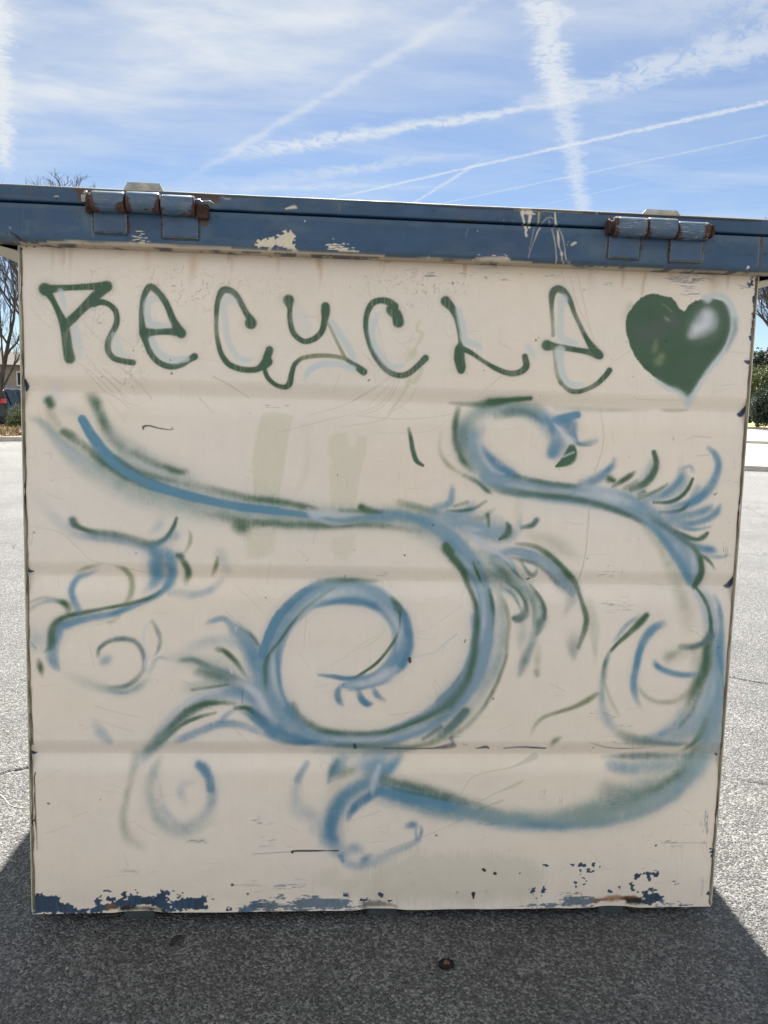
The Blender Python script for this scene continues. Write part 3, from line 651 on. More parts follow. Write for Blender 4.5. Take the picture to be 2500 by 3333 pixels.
L B 0.55 1 1871 1762 90 100 1934 1714 105 100 1989 1608 90 80 2010 1489 90 80
L b 0.85 0.6 2004 1595 100 100 2030 1409 101 100 1980 1223 101 80 1835 1103 91 50 1684 1037 85 50 1533 1158 85 50 1446 1331 85 40 1434 1543 75 30
L h 0.95 0.5 1961 1116 126 100 1759 983 141 100 1533 1011 125 100 1371 1225 115 100 1322 1463 110 100 1373 1701 99 100 1435 1832 74 100
L b 0.95 0.3 1809 1569 65 100 1709 1542 75 100 1671 1437 85 100 1721 1330 75 100
L l 0.9 0.4 772 2143 98 100 869 2040 74 100
L b 0.9 0.4 3093 1781 51 100 2994 1595 76 100
L h 0.8 0.5 3193 1923 76 100 3639 1938 102 100 4089 1912 77 100
L l 0.6 0.95 3720 1738 193 100 3900 1751 219 100 4078 1818 155 100
L b 0.9 0.35 3106 1777 64 100 3007 1618 64 100 2987 1270 153 80 3194 1134 154 90 3184 972 103 100
L b 0.7 0.9 4180 1859 77 100 4080 1751 103 100 3967 1644 116 100 3828 1564 167 100 3649 1483 154 100 3523 1376 180 100 3449 1241 193 100 3401 1079 193 100 3392 903 206 90 3459 767 155 70 3540 629 104 50
L B 0.7 0.85 3438 1791 77 50 3389 1671 77 60 3353 1564 77 40
L b 0.75 0.8 3514 1804 153 100 3452 1724 153 100 3390 1617 115 100
L B 0.7 0.8 3448 1295 141 100 3399 1161 116 100 3396 998 116 100 3431 862 116 100
L B 0.6 0.9 3581 1106 46 70 3630 1214 77 90 3705 1308 103 100 3819 1389 103 100 3934 1456 116 100 4038 1429 116 100 4194 1402 130 100 4325 1361 130 100 4470 1313 91 100
L b 0.8 0.85 4035 1510 129 100 4232 1442 156 100 4494 1361 156 100 4692 1306 170 100 4903 1237 171 100
L h 0.9 0.6 4368 1239 78 100 4565 1197 131 100 4907 1114 118 100
L y 0.9 0.5 3980 1644 52 100 4164 1537 52 100 4426 1455 52 80 4689 1387 52 70
L y 0.9 0.7 3492 1644 102 100 3593 1698 90 90 3669 1724 51 60
L c 0.8 0.7 3380 1484 64 100 3456 1537 90 100
L h 0.8 0.6 3774 1658 51 100 3850 1684 51 100
L W 0.8 0.7 3932 1751 39 100 3891 1617 77 100 3865 1510 64 100 3864 1402 34 100
L c 0.9 0.5 3529 1106 64 100 3506 970 90 100 3535 862 65 100
L b 0.9 0.55 3538 698 78 100 3666 752 117 100 3771 724 78 50
L B 0.8 0.75 3748 614 52 60 3799 628 73 100 3863 682 57 60
L B 0.8 0.6 3500 671 39 100 3540 602 39 100
L b 0.9 0.45 3526 657 91 100 3606 574 104 100 3749 559 104 100 3930 627 91 100 4123 708 78 100 4291 775 73 100 4406 857 60 100 4442 952 44 100
L l 0.95 0.3 3672 519 78 100 3931 572 91 100 4189 680 78 100
L B 0.65 0.9 4283 1028 65 100 4348 1042 78 100 4388 1007 47 100
L b 0.7 0.7 4440 1021 34 100 4449 952 34 100 4420 843 34 60
L b 0.7 0.5 4383 980 31 100 4390 857 26 100
L b 0.75 0.9 3995 1453 242 100 4267 1382 216 100 4541 1311 190 100 4953 1211 181 100 5369 1104 165 100 5786 1051 150 100 6204 1044 134 100 6622 1076 112 80 6982 1156 101 70 7311 1299 90 60 7579 1520 79 50 7745 1764 73 50
L e 0.9 0.4 3991 1607 91 100 4535 1467 92 100 5087 1296 82 100
L h 0.9 0.75 4817 1197 109 100 5367 1153 138 100 5922 1122 167 100 6337 1164 223 100 6750 1277 308 100 7104 1449 281 100 7459 1621 197 100
L y 0.9 0.35 6337 1164 140 100 6752 1249 140 100 7102 1478 112 100
L e 0.7 0.7 7378 1563 85 50 7541 1649 102 100 7648 1735 96 100
L h 0.95 0.75 7892 2643 308 100 7885 2361 309 100 7845 2135 282 100 7765 1878 254 100 7598 1649 226 100 7331 1420 254 100 6974 1277 281 100 6532 1178 252 100 6088 1130 167 100
L l 0.95 0.5 7933 2474 197 100 7888 2135 197 100 7757 1793 170 100 7495 1506 170 100 7085 1305 169 100
L e 0.9 0.5 7789 2134 84 100 7664 1907 85 100 7536 1735 96 100 7296 1535 96 100 6969 1363 112 100
L t 0.9 0.3 6626 1478 168 100 6883 1392 168 100
L B 0.75 0.9 6679 1763 117 100 6764 1746 112 70 6891 1718 95 40 7060 1701 84 20
L h 0.95 0.6 6833 1749 168 100 7224 1764 168 100 7615 1807 141 100 7892 1878 113 60
L b 0.95 0.3 6834 1735 112 100 7226 1735 112 100 7616 1792 85 100
L t 0.8 0.55 6576 1862 39 60 7273 1872 73 100 7837 1864 51 60
L h 0.8 0.85 5241 5919 159 100 5049 5905 141 100 4911 5823 141 100 4810 5699 176 100 4789 5559 194 100 4840 5386 195 100 4989 5214 178 100 5171 5113 161 100
L h 0.7 0.9 5051 5905 176 100 5334 5914 159 100 5567 5868 160 100 5677 5811 107 100
L l 0.7 0.8 4953 5668 106 100 4886 5562 141 100 4928 5406 159 100 5077 5234 178 100 5277 5115 196 100
L l 0.7 0.9 5533 5841 107 100 5678 5776 160 100 5791 5674 179 100 5850 5570 179 100 5820 5447 143 100 5787 5393 90 100
L B 0.65 0.8 5695 5794 53 100 5763 5691 71 100 5785 5604 54 100
L t 0.8 0.6 5126 5812 71 100 5336 5870 89 100 5533 5841 71 100 5661 5758 53 100
L b 0.45 1 5803 5779 89 60 5909 5809 97 100 5997 5837 79 100 6054 5853 72 100
L B 0.5 0.95 5858 5763 107 100 5967 5731 143 100 5998 5645 90 100 6058 5541 47 100 6176 5526 47 70 6264 5564 76 100
L b 0.6 0.9 5799 5516 107 100 5777 5410 100 100 5751 5392 72 100
L h 0.8 0.5 6121 5543 47 100 6209 5571 36 100
L e 0.35 1 5833 5270 25 100 5899 5307 72 100 5969 5362 126 100 5993 5416 119 100 5998 5486 72 100
L W 0.7 0.85 5787 5744 25 70 5862 5676 39 100 5911 5607 47 100 5976 5565 72 100 6031 5549 65 100
L s 0.7 0.6 5905 5378 22 100 6019 5431 25 100
L h 0.9 0.45 5814 5919 53 100 6316 5913 43 100 6857 5924 29 100
L e 0.7 0.85 4608 5939 35 50 4784 5932 46 60 4960 5932 67 80 5135 5960 67 100 5239 5975 67 100
L e 0.65 0.9 5049 5966 67 100 5172 5978 60 100 5348 6001 57 100 5506 6018 53 100
L e 0.75 0.8 4707 5878 46 100 4676 5747 60 100 4673 5591 63 100 4705 5452 71 100 4772 5314 71 100 4865 5211 64 100
L t 0.85 0.5 4791 5750 88 100 4745 5558 106 100 4806 5350 106 100
L y 0.8 0.55 4510 5621 32 50 4512 5412 39 60 4615 5249 46 100 4797 5139 53 100
L e 0.7 0.85 4797 5139 43 80 4960 5063 50 100 5052 4986 50 100 5107 4948 32 100
L l 0.45 1 5066 5128 178 100 5283 5062 197 100 5554 5012 198 100 5917 4962 199 100 6281 4934 218 100 6595 4879 219 100 6838 4785 202 100 7031 4645 191 100 7209 4466 185 100 7360 4296 186 100 7485 4115 179 100 7549 4005 131 100
L h 0.9 0.5 5105 5040 125 100 5466 4978 108 100 5918 4953 108 100 6188 4977 109 100
L B 0.6 0.9 4979 5459 64 60 5054 5356 89 100 5272 5221 100 100
L B 0.6 0.9 5077 5287 89 100 5204 5228 100 100 5332 5178 89 100 5441 5137 64 60
L s 0.7 0.6 4938 5511 46 100 5001 5355 50 100 5114 5217 46 100 5241 5167 36 100
L t 0.8 0.8 5369 5144 54 100 5731 5073 54 100 6003 5053 54 100 6183 5075 43 60
L t 0.85 0.75 5088 5031 53 70 5647 4955 54 100 6102 4894 62 100 6471 4813 58 100 6751 4711 55 80 6941 4615 52 50
L e 0.8 0.35 5645 5000 54 100 6008 4955 54 100
L w 0.9 0.45 6278 4997 109 100 6518 4931 109 100 6742 4864 91 100
L w 0.9 0.45 7289 4386 93 100 7412 4223 93 100 7517 4060 75 100
L b 0.65 0.9 6109 5096 61 70 6253 5112 98 100 6358 5177 91 100 6427 5241 73 100 6481 5313 40 100
L b 0.85 0.4 6493 5358 54 100 6479 5287 73 100
L e 0.65 0.9 6451 5144 80 100 6498 5127 55 100
L e 0.6 0.85 6501 5064 40 100 6598 5126 58 100 6685 5185 55 100 6741 5231 40 100
L y 0.8 0.6 6639 5041 55 100 6763 5115 47 100
L l 0.85 0.6 6679 4988 91 100 6836 5117 110 100 6918 5262 91 100 6912 5351 73 100
L e 0.5 0.95 6713 5034 62 70 6855 5100 77 90 6949 5209 77 100 6981 5335 69 100 6945 5458 47 100
L t 0.7 0.7 6808 4982 55 70 6861 5010 44 100
L y 0.6 0.9 6810 4937 44 100 6953 4994 40 100 7060 5051 40 100 7129 5110 29 100
L b 0.7 0.85 6903 4921 92 100 7101 4989 103 100 7222 5090 92 100 7281 5181 92 100 7293 5262 92 100
L b 0.85 0.5 7247 5270 37 100 7373 5309 37 100 7413 5256 55 100
L l 0.85 0.6 7194 4964 74 100 7316 5075 74 100 7363 5184 55 100
L e 0.6 0.9 6979 4887 29 70 7162 4895 40 100 7287 4957 44 100 7372 5058 41 100 7416 5167 29 100
L b 0.85 0.5 7418 4933 74 100 7482 5061 74 100
L b 0.6 0.95 7148 4837 92 70 7367 4869 92 100 7509 4953 100 100 7629 5082 100 100 7692 5227 81 100 7705 5353 74 100 7657 5450 63 100 7569 5528 51 100
L e 0.6 0.85 7059 4777 33 100 7225 4784 44 100 7333 4823 41 100 7393 4887 30 100
L l 0.85 0.8 7006 4743 165 100 7211 4712 148 100 7413 4734 111 100
L b 0.7 0.85 7209 4748 74 60 7448 4762 85 100 7611 4820 82 100 7663 4866 56 100
L b 0.7 0.85 7179 4648 74 70 7419 4652 81 100 7601 4702 74 100 7724 4795 74 100 7764 4877 48 100
L b 0.7 0.8 7273 4613 44 100 7479 4586 41 100 7663 4621 37 100
L e 0.55 0.95 7259 4558 48 80 7374 4506 56 100 7506 4472 48 100 7588 4501 56 100 7634 4548 37 100
L b 0.6 0.9 7434 4443 67 70 7569 4373 82 100 7682 4357 86 100 7749 4340 63 100
L b 0.8 0.5 7575 4281 56 100 7781 4276 41 100 7930 4297 26 100
L t 0.6 0.85 6933 4742 55 50 7087 4637 63 80 7279 4532 67 100 7456 4389 67 100 7575 4281 48 80
L e 0.7 0.8 7574 4300 37 100 7683 4219 34 100 7755 4128 30 60
L e 0.6 0.95 7493 4390 56 60 7570 4226 56 100 7598 4098 60 100 7570 3968 67 100
L b 0.7 0.85 6977 4634 55 60 7097 4492 74 100 7238 4312 74 100 7381 4131 67 100 7487 3956 67 100
L y 0.9 0.3 6866 4632 73 100 7066 4400 74 100 7193 4165 93 100
L y 0.9 0.35 7248 4164 130 100 7429 3705 150 100 7486 3427 169 100
L l 0.6 0.95 7371 4276 204 100 7476 4113 186 100 7523 3966 112 100
L b 0.7 0.8 7315 4275 67 100 7422 4075 67 100 7487 3947 67 100
L l 0.75 0.8 7567 3874 112 100 7690 3728 150 100 7763 3505 151 100 7811 3243 170 100 7821 2979 209 100 7805 2675 267 100 7709 2426 286 100 7532 2233 267 100 7292 2117 190 70 7029 2077 152 60
L b 0.8 0.6 7875 3017 114 100 7858 2732 133 100 7819 2484 134 100 7798 2253 115 100 7771 2099 115 100
L l 0.8 0.7 7886 2865 133 100 7891 2541 172 100 7833 2292 172 100 7732 2099 172 100
L w 0.95 0.35 7723 3279 76 100 7764 2978 95 100 7713 2636 114 100 7656 2368 114 100
L e 0.55 1 7578 4243 56 100 7597 4115 63 100 7580 4004 75 100 7549 3920 67 100
L e 0.5 1 7565 3902 30 100 7648 3792 38 100 7715 3653 38 100 7750 3505 41 100 7758 3392 49 100
L e 0.75 0.85 7755 3355 87 100 7728 3204 106 100 7716 2978 125 100 7645 2788 114 100 7580 2635 95 80 7517 2444 68 50
L b 0.7 0.85 7787 3822 45 60 7841 3674 49 100 7878 3488 57 100 7884 3281 87 100 7885 3131 95 100 7922 2942 46 100 7953 2733 31 100
L t 0.65 0.9 7757 3336 87 100 7668 3251 72 100 7539 3208 72 100 7417 3210 64 60
L y 0.8 0.8 7262 3077 105 100 7320 3115 75 50 7410 3163 56 30
L y 0.95 0.35 7320 3106 169 100 7561 3165 113 100 7593 2977 132 100
L b 0.65 0.9 7108 3047 45 50 7140 2982 64 100 7219 2932 68 100 7354 2889 64 100 7506 2872 64 100 7656 2892 76 70
L y 0.85 0.5 6920 2744 49 60 7032 2612 49 100 7188 2547 49 100 7376 2557 57 100 7504 2634 68 100 7591 2749 76 100
L b 0.55 0.95 7173 3479 86 100 7074 3422 97 100 6979 3308 90 100 6926 3158 79 100 6898 3008 79 100 6877 2838 79 100 6882 2706 75 80 6922 2574 56 50 6995 2460 49 30
L b 0.7 0.6 6617 3267 37 100 6702 3398 48 100 6790 3492 48 100 6897 3568 45 100
L e 0.5 1 6980 3578 67 100 6911 3494 78 100 6832 3409 63 100 6744 3324 52 100 6656 3240 41 100 6587 3155 34 100
L h 0.8 0.9 6577 3155 37 100 6530 3004 52 100 6512 2835 63 100 6503 2665 64 70 6512 2514 75 50
L e 0.8 0.5 6552 3117 34 100 6514 2967 37 100 6505 2835 41 100
L b 0.9 0.45 6505 2628 56 100 6557 2381 94 100 6700 2191 113 100
L y 0.9 0.4 6535 2760 26 100 6622 2553 38 100 6726 2382 38 100
L b 0.8 0.6 7479 2443 95 100 7433 2290 95 100 7251 2155 87 100 7065 2097 76 100
L t 0.85 0.7 6759 2153 94 100 6914 2087 114 100 7125 2058 84 100 7393 2030 57 100 7564 2040 57 100
L e 0.7 0.8 7783 2330 57 70 7743 2214 69 100 7684 2099 65 100 7605 2002 57 80 7497 1905 57 50
L h 0.9 0.6 7447 2079 153 100 7725 2195 115 100 7822 2445 115 100
L y 0.7 0.9 6445 2637 45 100 6323 2551 52 100 6178 2474 49 100 6013 2417 41 90 5848 2359 41 80 5741 2264 41 60 5692 2130 37 30
L y 0.7 0.85 6038 2103 45 100 5975 2065 56 100 5941 1998 41 60
L t 0.8 0.5 6701 1865 45 100 7023 1865 57 100 7498 1886 46 100
S k 0 0.35 5088 7298 375 35 5278 7338 450 20 4212 7305 300 25 4290 7250 250 20
S k 0 0.35 6380 7290 312 19 6596 7242 240 36 7263 7262 240 72 7322 7228 180 72
S k 0 0.3 6407 4010 442 14 6601 3703 561 85 6605 3629 425 85 6959 3613 255 20 6855 3795 561 24 6538 2381 510 102 6866 2249 408 68 6747 2042 851 27
S k 0 0.25 2962 387 360 72 2951 278 336 72 2892 790 240 12 4658 787 144 72 2940 181 264 96
S k 0 0.2 2619 1114 288 96 2648 816 240 144 1860 861 288 72 2705 367 720 72
S k 0 0.22 6105 1336 100 200 6705 1321 425 225 5852 1408 150 225 7573 782 500 150 7868 250 150 300 7169 871 200 100
S k 0 0.3 3902 4009 221 85 2724 5845 510 34
S k 0 0.35 6642 4091 476 85 6406 4029 442 24
S k 0 0.3 7256 7236 225 99 7187 7197 270 27
S k 0 0.25 5010 1995 680 102
T g 0.28 1 258 6998 110 100 281 6999 96 100 453 7020 62 100 626 7035 62 100 799 7051 76 100 902 7057 102 100
T g 0.28 1 235 6999 71 100 258 6996 126 100 281 6992 103 100
T g 0.28 1 902 7046 88 100 798 6967 99 100 716 6883 97 100 611 6781 81 100 529 6697 92 100 470 6649 97 100
T g 0.28 1 280 6976 87 100 336 6886 60 100 386 6785 62 100 436 6671 85 100 463 6556 97 100 479 6417 100 100 500 6290 116 100
T g 0.28 1 750 6873 81 100 843 6888 60 100 924 6862 56 100 981 6807 58 100 1001 6726 58 100 986 6644 60 100 938 6550 60 100 904 6467 63 100 908 6373 65 100 965 6305 63 100 1058 6279 61 100 1164 6265 63 100
T g 0.28 1 2413 6725 123 100 2407 6766 83 100 2365 6829 66 100 2317 6914 59 100 2257 7011 61 100 2186 7061 68 100 2115 7056 73 100 2071 6975 59 100 2051 6869 54 100 2046 6741 45 85 2049 6612 45 85 2069 6495 50 95 2107 6379 57 100 2185 6281 64 100 2310 6234 64 100 2442 6230 62 100 2519 6256 72 100 2584 6312 103 100 2608 6324 84 100
T g 0.28 1 2618 6449 81 100 2589 6359 84 100 2584 6312 84 100
T g 0.28 1 2814 6982 114 100 2829 6898 57 100 2831 6793 55 100 2864 6653 60 100 2940 6573 57 100 3012 6552 58 100 3107 6590 60 100 3178 6670 62 100 3206 6783 72 100 3212 6877 93 100 3211 6930 89 100
T y 0.28 1 3242 6761 31 75 3324 6598 34 70 3424 6411 36 80
T g 0.28 1 3437 6382 41 80 3535 6319 56 100 3584 6285 70 100 3640 6248 80 100
T y 0.28 1 3437 6382 41 90 3303 6405 43 85 3123 6403 46 85 2967 6370 46 85 2902 6310 46 60
T g 0.28 1 2943 6359 31 50 2890 6304 48 90 2859 6202 55 100 2836 6094 65 100 2785 6056 55 100 2695 6075 48 100 2616 6134 50 100 2576 6204 48 100 2561 6263 48 100
T g 0.28 1 1675 6593 108 100 1634 6644 99 100 1587 6736 73 100 1540 6850 65 100 1494 6936 68 100 1412 7031 70 100 1343 7063 72 100 1287 6974 60 100 1264 6852 56 100 1260 6712 58 100 1273 6585 77 100
T g 0.28 1 1669 6599 89 100 1528 6605 68 100 1399 6595 68 100 1294 6583 103 100
T g 0.28 1 1285 6562 94 100 1308 6469 61 100 1354 6365 63 100 1434 6280 64 100 1551 6236 64 100 1669 6258 61 100 1758 6314 61 100 1817 6351 73 100
T g 0.28 1 4005 6794 119 100 3985 6864 116 100 3928 6921 116 100
T g 0.28 1 3958 6958 85 100 3896 7003 75 100 3811 7017 63 100 3721 6984 65 100 3667 6888 60 100 3651 6757 56 100 3676 6616 53 100 3738 6463 56 100 3829 6335 61 100 3929 6251 61 100 4040 6221 61 100 4137 6249 64 100 4227 6324 64 100 4315 6417 73 100
T g 0.28 1 4517 7035 107 100 4590 6958 78 100 4644 6841 51 100 4675 6711 44 100 4693 6591 47 100 4686 6519 103 100 4690 6423 116 100 4709 6340 108 100 4713 6303 84 100
T g 0.28 1 4698 6544 61 100 4804 6499 52 100 4880 6454 47 90 4956 6406 44 80 5108 6328 55 100 5247 6284 62 100 5370 6301 67 100 5437 6369 75 100 5418 6472 65 100
T g 0.28 1 5658 6601 115 100 5756 6592 72 100 5882 6578 62 100 6008 6562 58 100 6135 6544 70 100 6236 6523 101 100
T g 0.28 1 6262 6510 78 100 6183 6582 85 100 6101 6689 55 100 6019 6830 47 85 5949 6960 47 85 5892 7090 60 100 5825 7183 72 100 5749 7215 77 100 5692 7166 77 100 5687 7046 50 85 5707 6867 40 60 5725 6712 40 50
T y 0.28 1 5739 6567 37 60 5761 6447 40 60 5786 6302 45 70 5839 6194 50 85
T g 0.28 1 5826 6206 38 60 5931 6123 53 90 6033 6108 55 100 6144 6142 50 90 6255 6207 56 90 6338 6295 61 100 6379 6352 66 100
P g 2.02624 1 7180 7025 7131 7055 7088 7116 7037 7169 6941 7192 6836 7204 6743 7185 6680 7146 6609 7071 6548 6979 6531 6879 6547 6770 6600 6608 6683 6483 6795 6368 6895 6297 6976 6236 7115 6166 7245 6096 7325 6052 7366 6146 7434 6278 7539 6429 7627 6533 7693 6683 7738 6849 7740 6977 7706 7085 7619 7159 7503 7182 7389 7168 7296 7138 7233 7090 7199 7034
L g 0.9 0.3 6542 6933 85 100 6582 7043 85 100 6559 6807 75 100
L v 0.9 0.5 6644 6810 57 100 6833 6817 114 100 7063 6925 114 100 7127 6827 57 100
L v 0.9 0.4 6698 6703 57 100 6885 6746 85 100 7025 6787 76 100
L g 0.6 0.7 7136 6846 57 100 7174 6843 48 100
L g 0.6 0.6 7151 6755 76 100 7190 6748 67 100
L y 0.8 0.7 6933 7094 15 100 6987 7067 13 100 7048 7015 13 100
L y 0.85 0.8 6966 6958 23 100 6996 6936 34 100 7036 6911 21 100
L y 0.9 0.7 6888 6700 38 100 6876 6600 57 100 6839 6580 38 50
L y 0.9 0.8 6966 6529 57 100 6932 6473 86 100
L W 0.75 1 7451 6976 143 100 7445 6921 181 100 7365 6845 143 100 7293 6779 86 70
L w 0.6 1 7412 7185 63 100 7446 7175 76 100
L w 0.7 0.95 7454 7189 57 100 7538 7215 57 100 7625 7200 63 100 7698 7130 67 100 7748 7041 73 100 7769 6951 71 100 7763 6841 63 100 7722 6684 58 100 7671 6590 56 100 7610 6510 54 100 7531 6406 52 100 7435 6259 50 100 7359 6109 58 100 7321 6033 96 100 7321 5968 58 100
L w 0.65 0.9 6907 6270 34 100 6977 6222 44 100 7066 6174 48 100 7155 6149 54 100 7235 6096 58 100 7297 6032 58 100
L t 0.9 0.5 7779 6951 58 100 7779 6814 58 100 7707 6628 58 100
L g 0.9 0.4 7035 5932 29 100 7179 5931 38 100 7323 5940 29 100
L w 0.4 0.6 416 6981 57 100 431 6924 57 100 451 6856 46 100 473 6788 35 50
L w 0.4 0.56 563 6629 58 100 573 6537 81 100 589 6421 88 100 599 6316 70 60
L w 0.4 0.56 967 6551 58 100 990 6458 93 100 1024 6377 77 100 1117 6328 47 60
L w 0.4 0.72 1400 6944 70 100 1330 6912 77 100 1316 6796 70 100 1353 6692 70 100 1435 6666 66 100 1552 6676 40 70
L w 0.4 0.8 1367 6512 63 100 1405 6425 63 100 1481 6352 63 100 1598 6305 71 100 1728 6325 59 100
L w 0.4 0.72 2234 6946 71 70 2163 6967 90 100 2122 6884 66 100 2143 6744 61 100 2159 6592 59 100 2202 6465 57 100 2273 6367 57 100 2345 6328 60 100 2429 6342 41 60
L w 0.4 0.8 3278 6768 60 100 3352 6670 67 100 3433 6554 68 100 3514 6426 61 100 3534 6367 36 60
L w 0.4 0.8 3518 6277 65 100 3414 6315 63 100 3281 6325 60 100 3137 6300 60 100 3041 6231 55 100 3012 6171 48 70
L w 0.4 0.32 2922 6914 72 100 2936 6808 143 100 2986 6692 144 100
L w 0.4 0.76 3785 6863 48 70 3733 6772 68 100 3721 6677 68 100 3744 6571 65 100 3802 6453 66 100 3890 6349 66 100 3964 6309 61 100 4061 6330 49 70
L w 0.4 0.76 4662 6948 56 100 4686 6854 73 100 4715 6736 74 100 4737 6629 74 100 4813 6596 62 100 4887 6574 57 100 4926 6539 37 60
L w 0.4 0.56 5444 6581 62 100 5504 6511 62 100 5513 6451 37 60
L w 0.4 0.8 5811 7105 104 100 5797 7002 67 100 5798 6871 67 100 5797 6762 75 100 5826 6691 67 100 5903 6657 57 100 5991 6642 50 80
L w 0.4 0.8 5808 6548 105 100 5805 6485 87 100 5827 6388 70 100 5860 6280 68 100 5940 6191 60 100 6079 6183 45 80
L n 0.4 1 26 6047 26 100 38 5981 43 100 27 5931 16 100
L n 0.4 1 11 4013 13 100 21 3973 34 100 71 3970 10 100
L n 0.4 1 4 1914 14 100 21 1895 34 100 62 1895 9 100
L n 0.4 1 8042 6073 18 100 7953 5921 55 100 7908 5910 18 100
L n 0.4 1 8003 4066 19 100 7956 3945 64 100 7901 3926 19 100
L n 0.4 1 7959 1886 23 100 7942 1902 15 100
L r 0.4 1 56 1681 12 100 43 1616 15 100 48 1472 12 100 43 1393 17 100 49 1209 12 100 45 1117 20 100 55 998 10 100 59 759 6 100
L r 0.5 1 29 1117 17 100 10 1091 17 100 22 1051 10 100
L r 0.4 1 36 2674 7 100 27 2403 12 100 34 2221 14 100 33 2002 14 100
L k 0.5 0.8 7 277 10 100 7 7 12 100
L k 0.3 1 1271 5558 15 100 1273 5585 18 100 1332 5597 15 100 1416 5577 12 100 1500 5564 10 100 1567 5558 7 100
L k 0.3 1 2947 717 31 100 2982 730 21 100 3240 731 18 100 3343 731 10 100 3477 730 16 100
L n 0.4 0.8 2496 698 8 100 2931 722 8 100
L k 0.4 0.9 2259 319 31 100 2264 313 23 100
L k 0.5 0.5 2282 316 8 100 2577 313 5 100
L r 0.2 1 4243 3035 36 100 4251 3001 29 100
L k 0.3 0.9 4878 3266 11 100 4870 3233 13 100
L k 0.3 0.9 4149 4229 16 100 4157 4223 12 100
L k 0.3 0.9 3380 5118 10 100 3382 5104 9 100
L e 0.45 1 4154 5646 31 60 4180 5542 42 100 4209 5404 49 100 4253 5292 49 100 4325 5241 28 100
L k 0.3 0.9 7695 4993 13 100 7708 5012 11 100
L k 0.3 0.7 7158 5602 9 100 7162 5627 9 100
L k 0.3 0.9 5568 3975 13 100 5594 3983 15 100
L n 0.4 0.9 3638 2020 25 100 3650 1973 36 100
L k 0.3 0.9 5567 3970 15 100 5592 3977 15 100
L k 0.3 0.8 4991 4171 9 100 4993 4146 8 100
L k 0.3 0.8 4870 3232 9 100 4883 3258 8 100
L k 0.3 0.8 4622 913 13 100 4629 908 12 100
L k 0.3 0.8 3467 1131 10 100 3472 1129 10 100
L n 0.5 0.6 2356 2645 11 100 2358 2498 11 100
L W 0.2 0.9 2277 3381 14 100 2281 3327 12 100
L W 0.2 0.9 2231 2882 18 100 2239 2846 12 100
L k 0.3 1 3694 6150 10 100 3712 6165 7 100
L k 0.3 1 1572 6166 17 100 1577 6158 14 100
L k 0.3 1 1170 6392 11 100 1176 6399 8 100
L k 0.3 0.8 1557 6310 12 100 1563 6296 8 100
L k 0.3 0.8 3691 6153 11 100 3709 6167 10 100
L k 0.3 0.9 5565 6682 10 100 5567 6678 9 100
L k 0.3 0.8 7662 6965 13 100 7664 6963 11 100
L k 0.3 0.8 7607 6995 10 100 7622 6993 8 100
L k 0.3 0.9 6811 6398 13 100 6815 6394 11 100
L o 0.4 0.8 6690 6073 13 100 6695 6072 11 100
L k 0.2 1 5196 490 25 100 5214 475 33 100
L k 0.2 1 5337 437 33 100 5349 431 28 100
L k 0.2 1 5092 186 39 100 5095 125 14 100
L k 0.2 0.9 5640 434 17 100 5646 434 17 100
L k 0.2 0.9 7275 772 23 100 7281 772 20 100
L k 0.3 0.6 4622 913 22 100 4630 913 19 100
L k 0.3 0.8 7344 806 6 100 7886 803 6 100
L k 0.3 0.9 187 1318 17 100 201 1313 17 100
L k 0.3 0.7 771 1359 15 100 773 1356 15 100
L k 0.3 0.8 2439 207 26 100 2444 202 21 100
L s 0.6 0.6 3157 2688 9 100 3531 2765 7 100
L s 0.5 0.8 4279 3053 9 100 4530 3115 11 100 4635 3208 13 100 4776 3329 18 100
L p 0.6 0.6 3982 3366 9 100 3717 3216 14 100 3454 3012 11 100 3190 2863 7 100
L p 0.6 0.5 3947 3329 11 100 3807 3217 21 100 3630 3124 14 100
L d 0.6 0.5 3063 3508 7 100 3042 3191 7 100
L d 0.6 0.5 2972 3117 5 100 3100 2936 5 100
L d 0.6 0.5 4306 3333 5 100 4484 3408 5 100 4835 3669 5 100
L d 0.6 0.5 4541 2782 5 100 4656 2634 5 100
L d 0.6 0.5 4037 2369 11 100 4190 2388 7 100 4534 2446 7 100
L s 0.6 0.6 3801 2030 7 100 4016 2125 7 100 4737 2410 5 100
L d 0.6 0.6 6317 5899 7 100 6356 5531 9 100 6254 5103 9 100 6236 4781 11 100 6224 4330 11 100 6170 3983 15 100
L d 0.5 0.7 7315 5610 7 100 7422 5649 9 100 7597 5639 9 100
L d 0.5 0.7 7438 5430 7 100 7584 5443 9 100
L d 0.6 0.6 5798 7348 5 100 5820 7278 4 100
L d 0.6 0.8 5878 7351 5 100 5982 7045 5 100 6147 6763 5 100 6213 6596 5 100
L d 0.6 0.8 5965 7355 5 100 6056 7060 5 100 6134 6786 4 100
L d 0.6 0.6 6382 6407 5 100 6454 6476 5 100 6612 6579 5 100
L d 0.6 0.6 5161 6245 10 100 5006 6107 5 100 4910 6006 4 100
L d 0.6 0.6 3649 7228 4 100 3930 6218 2 100
L d 0.6 0.6 3535 5934 6 100 3775 6093 6 100 3930 6218 5 100
L d 0.6 0.6 3707 5891 6 100 3897 6084 6 100 3980 6171 5 100
L d 0.6 0.6 2013 6145 10 100 2180 6073 5 100 2397 5924 5 100
L d 0.6 0.6 108 6946 6 100 232 6848 5 100 345 6748 5 100
L d 0.6 0.6 106 6809 5 100 229 6663 5 100 354 6575 3 100
L d 0.6 0.6 621 6712 5 100 747 6566 6 100 862 6454 5 100
L d 0.6 0.6 592 6246 6 100 788 6100 6 100 962 5904 6 100
L d 0.6 0.6 674 6330 6 100 835 6136 6 100 1091 5885 6 100
L d 0.6 0.6 1000 6236 6 100 1139 6123 5 100 1350 5893 6 100
L d 0.6 0.5 81 1564 5 100 216 1642 5 100 377 1733 4 100
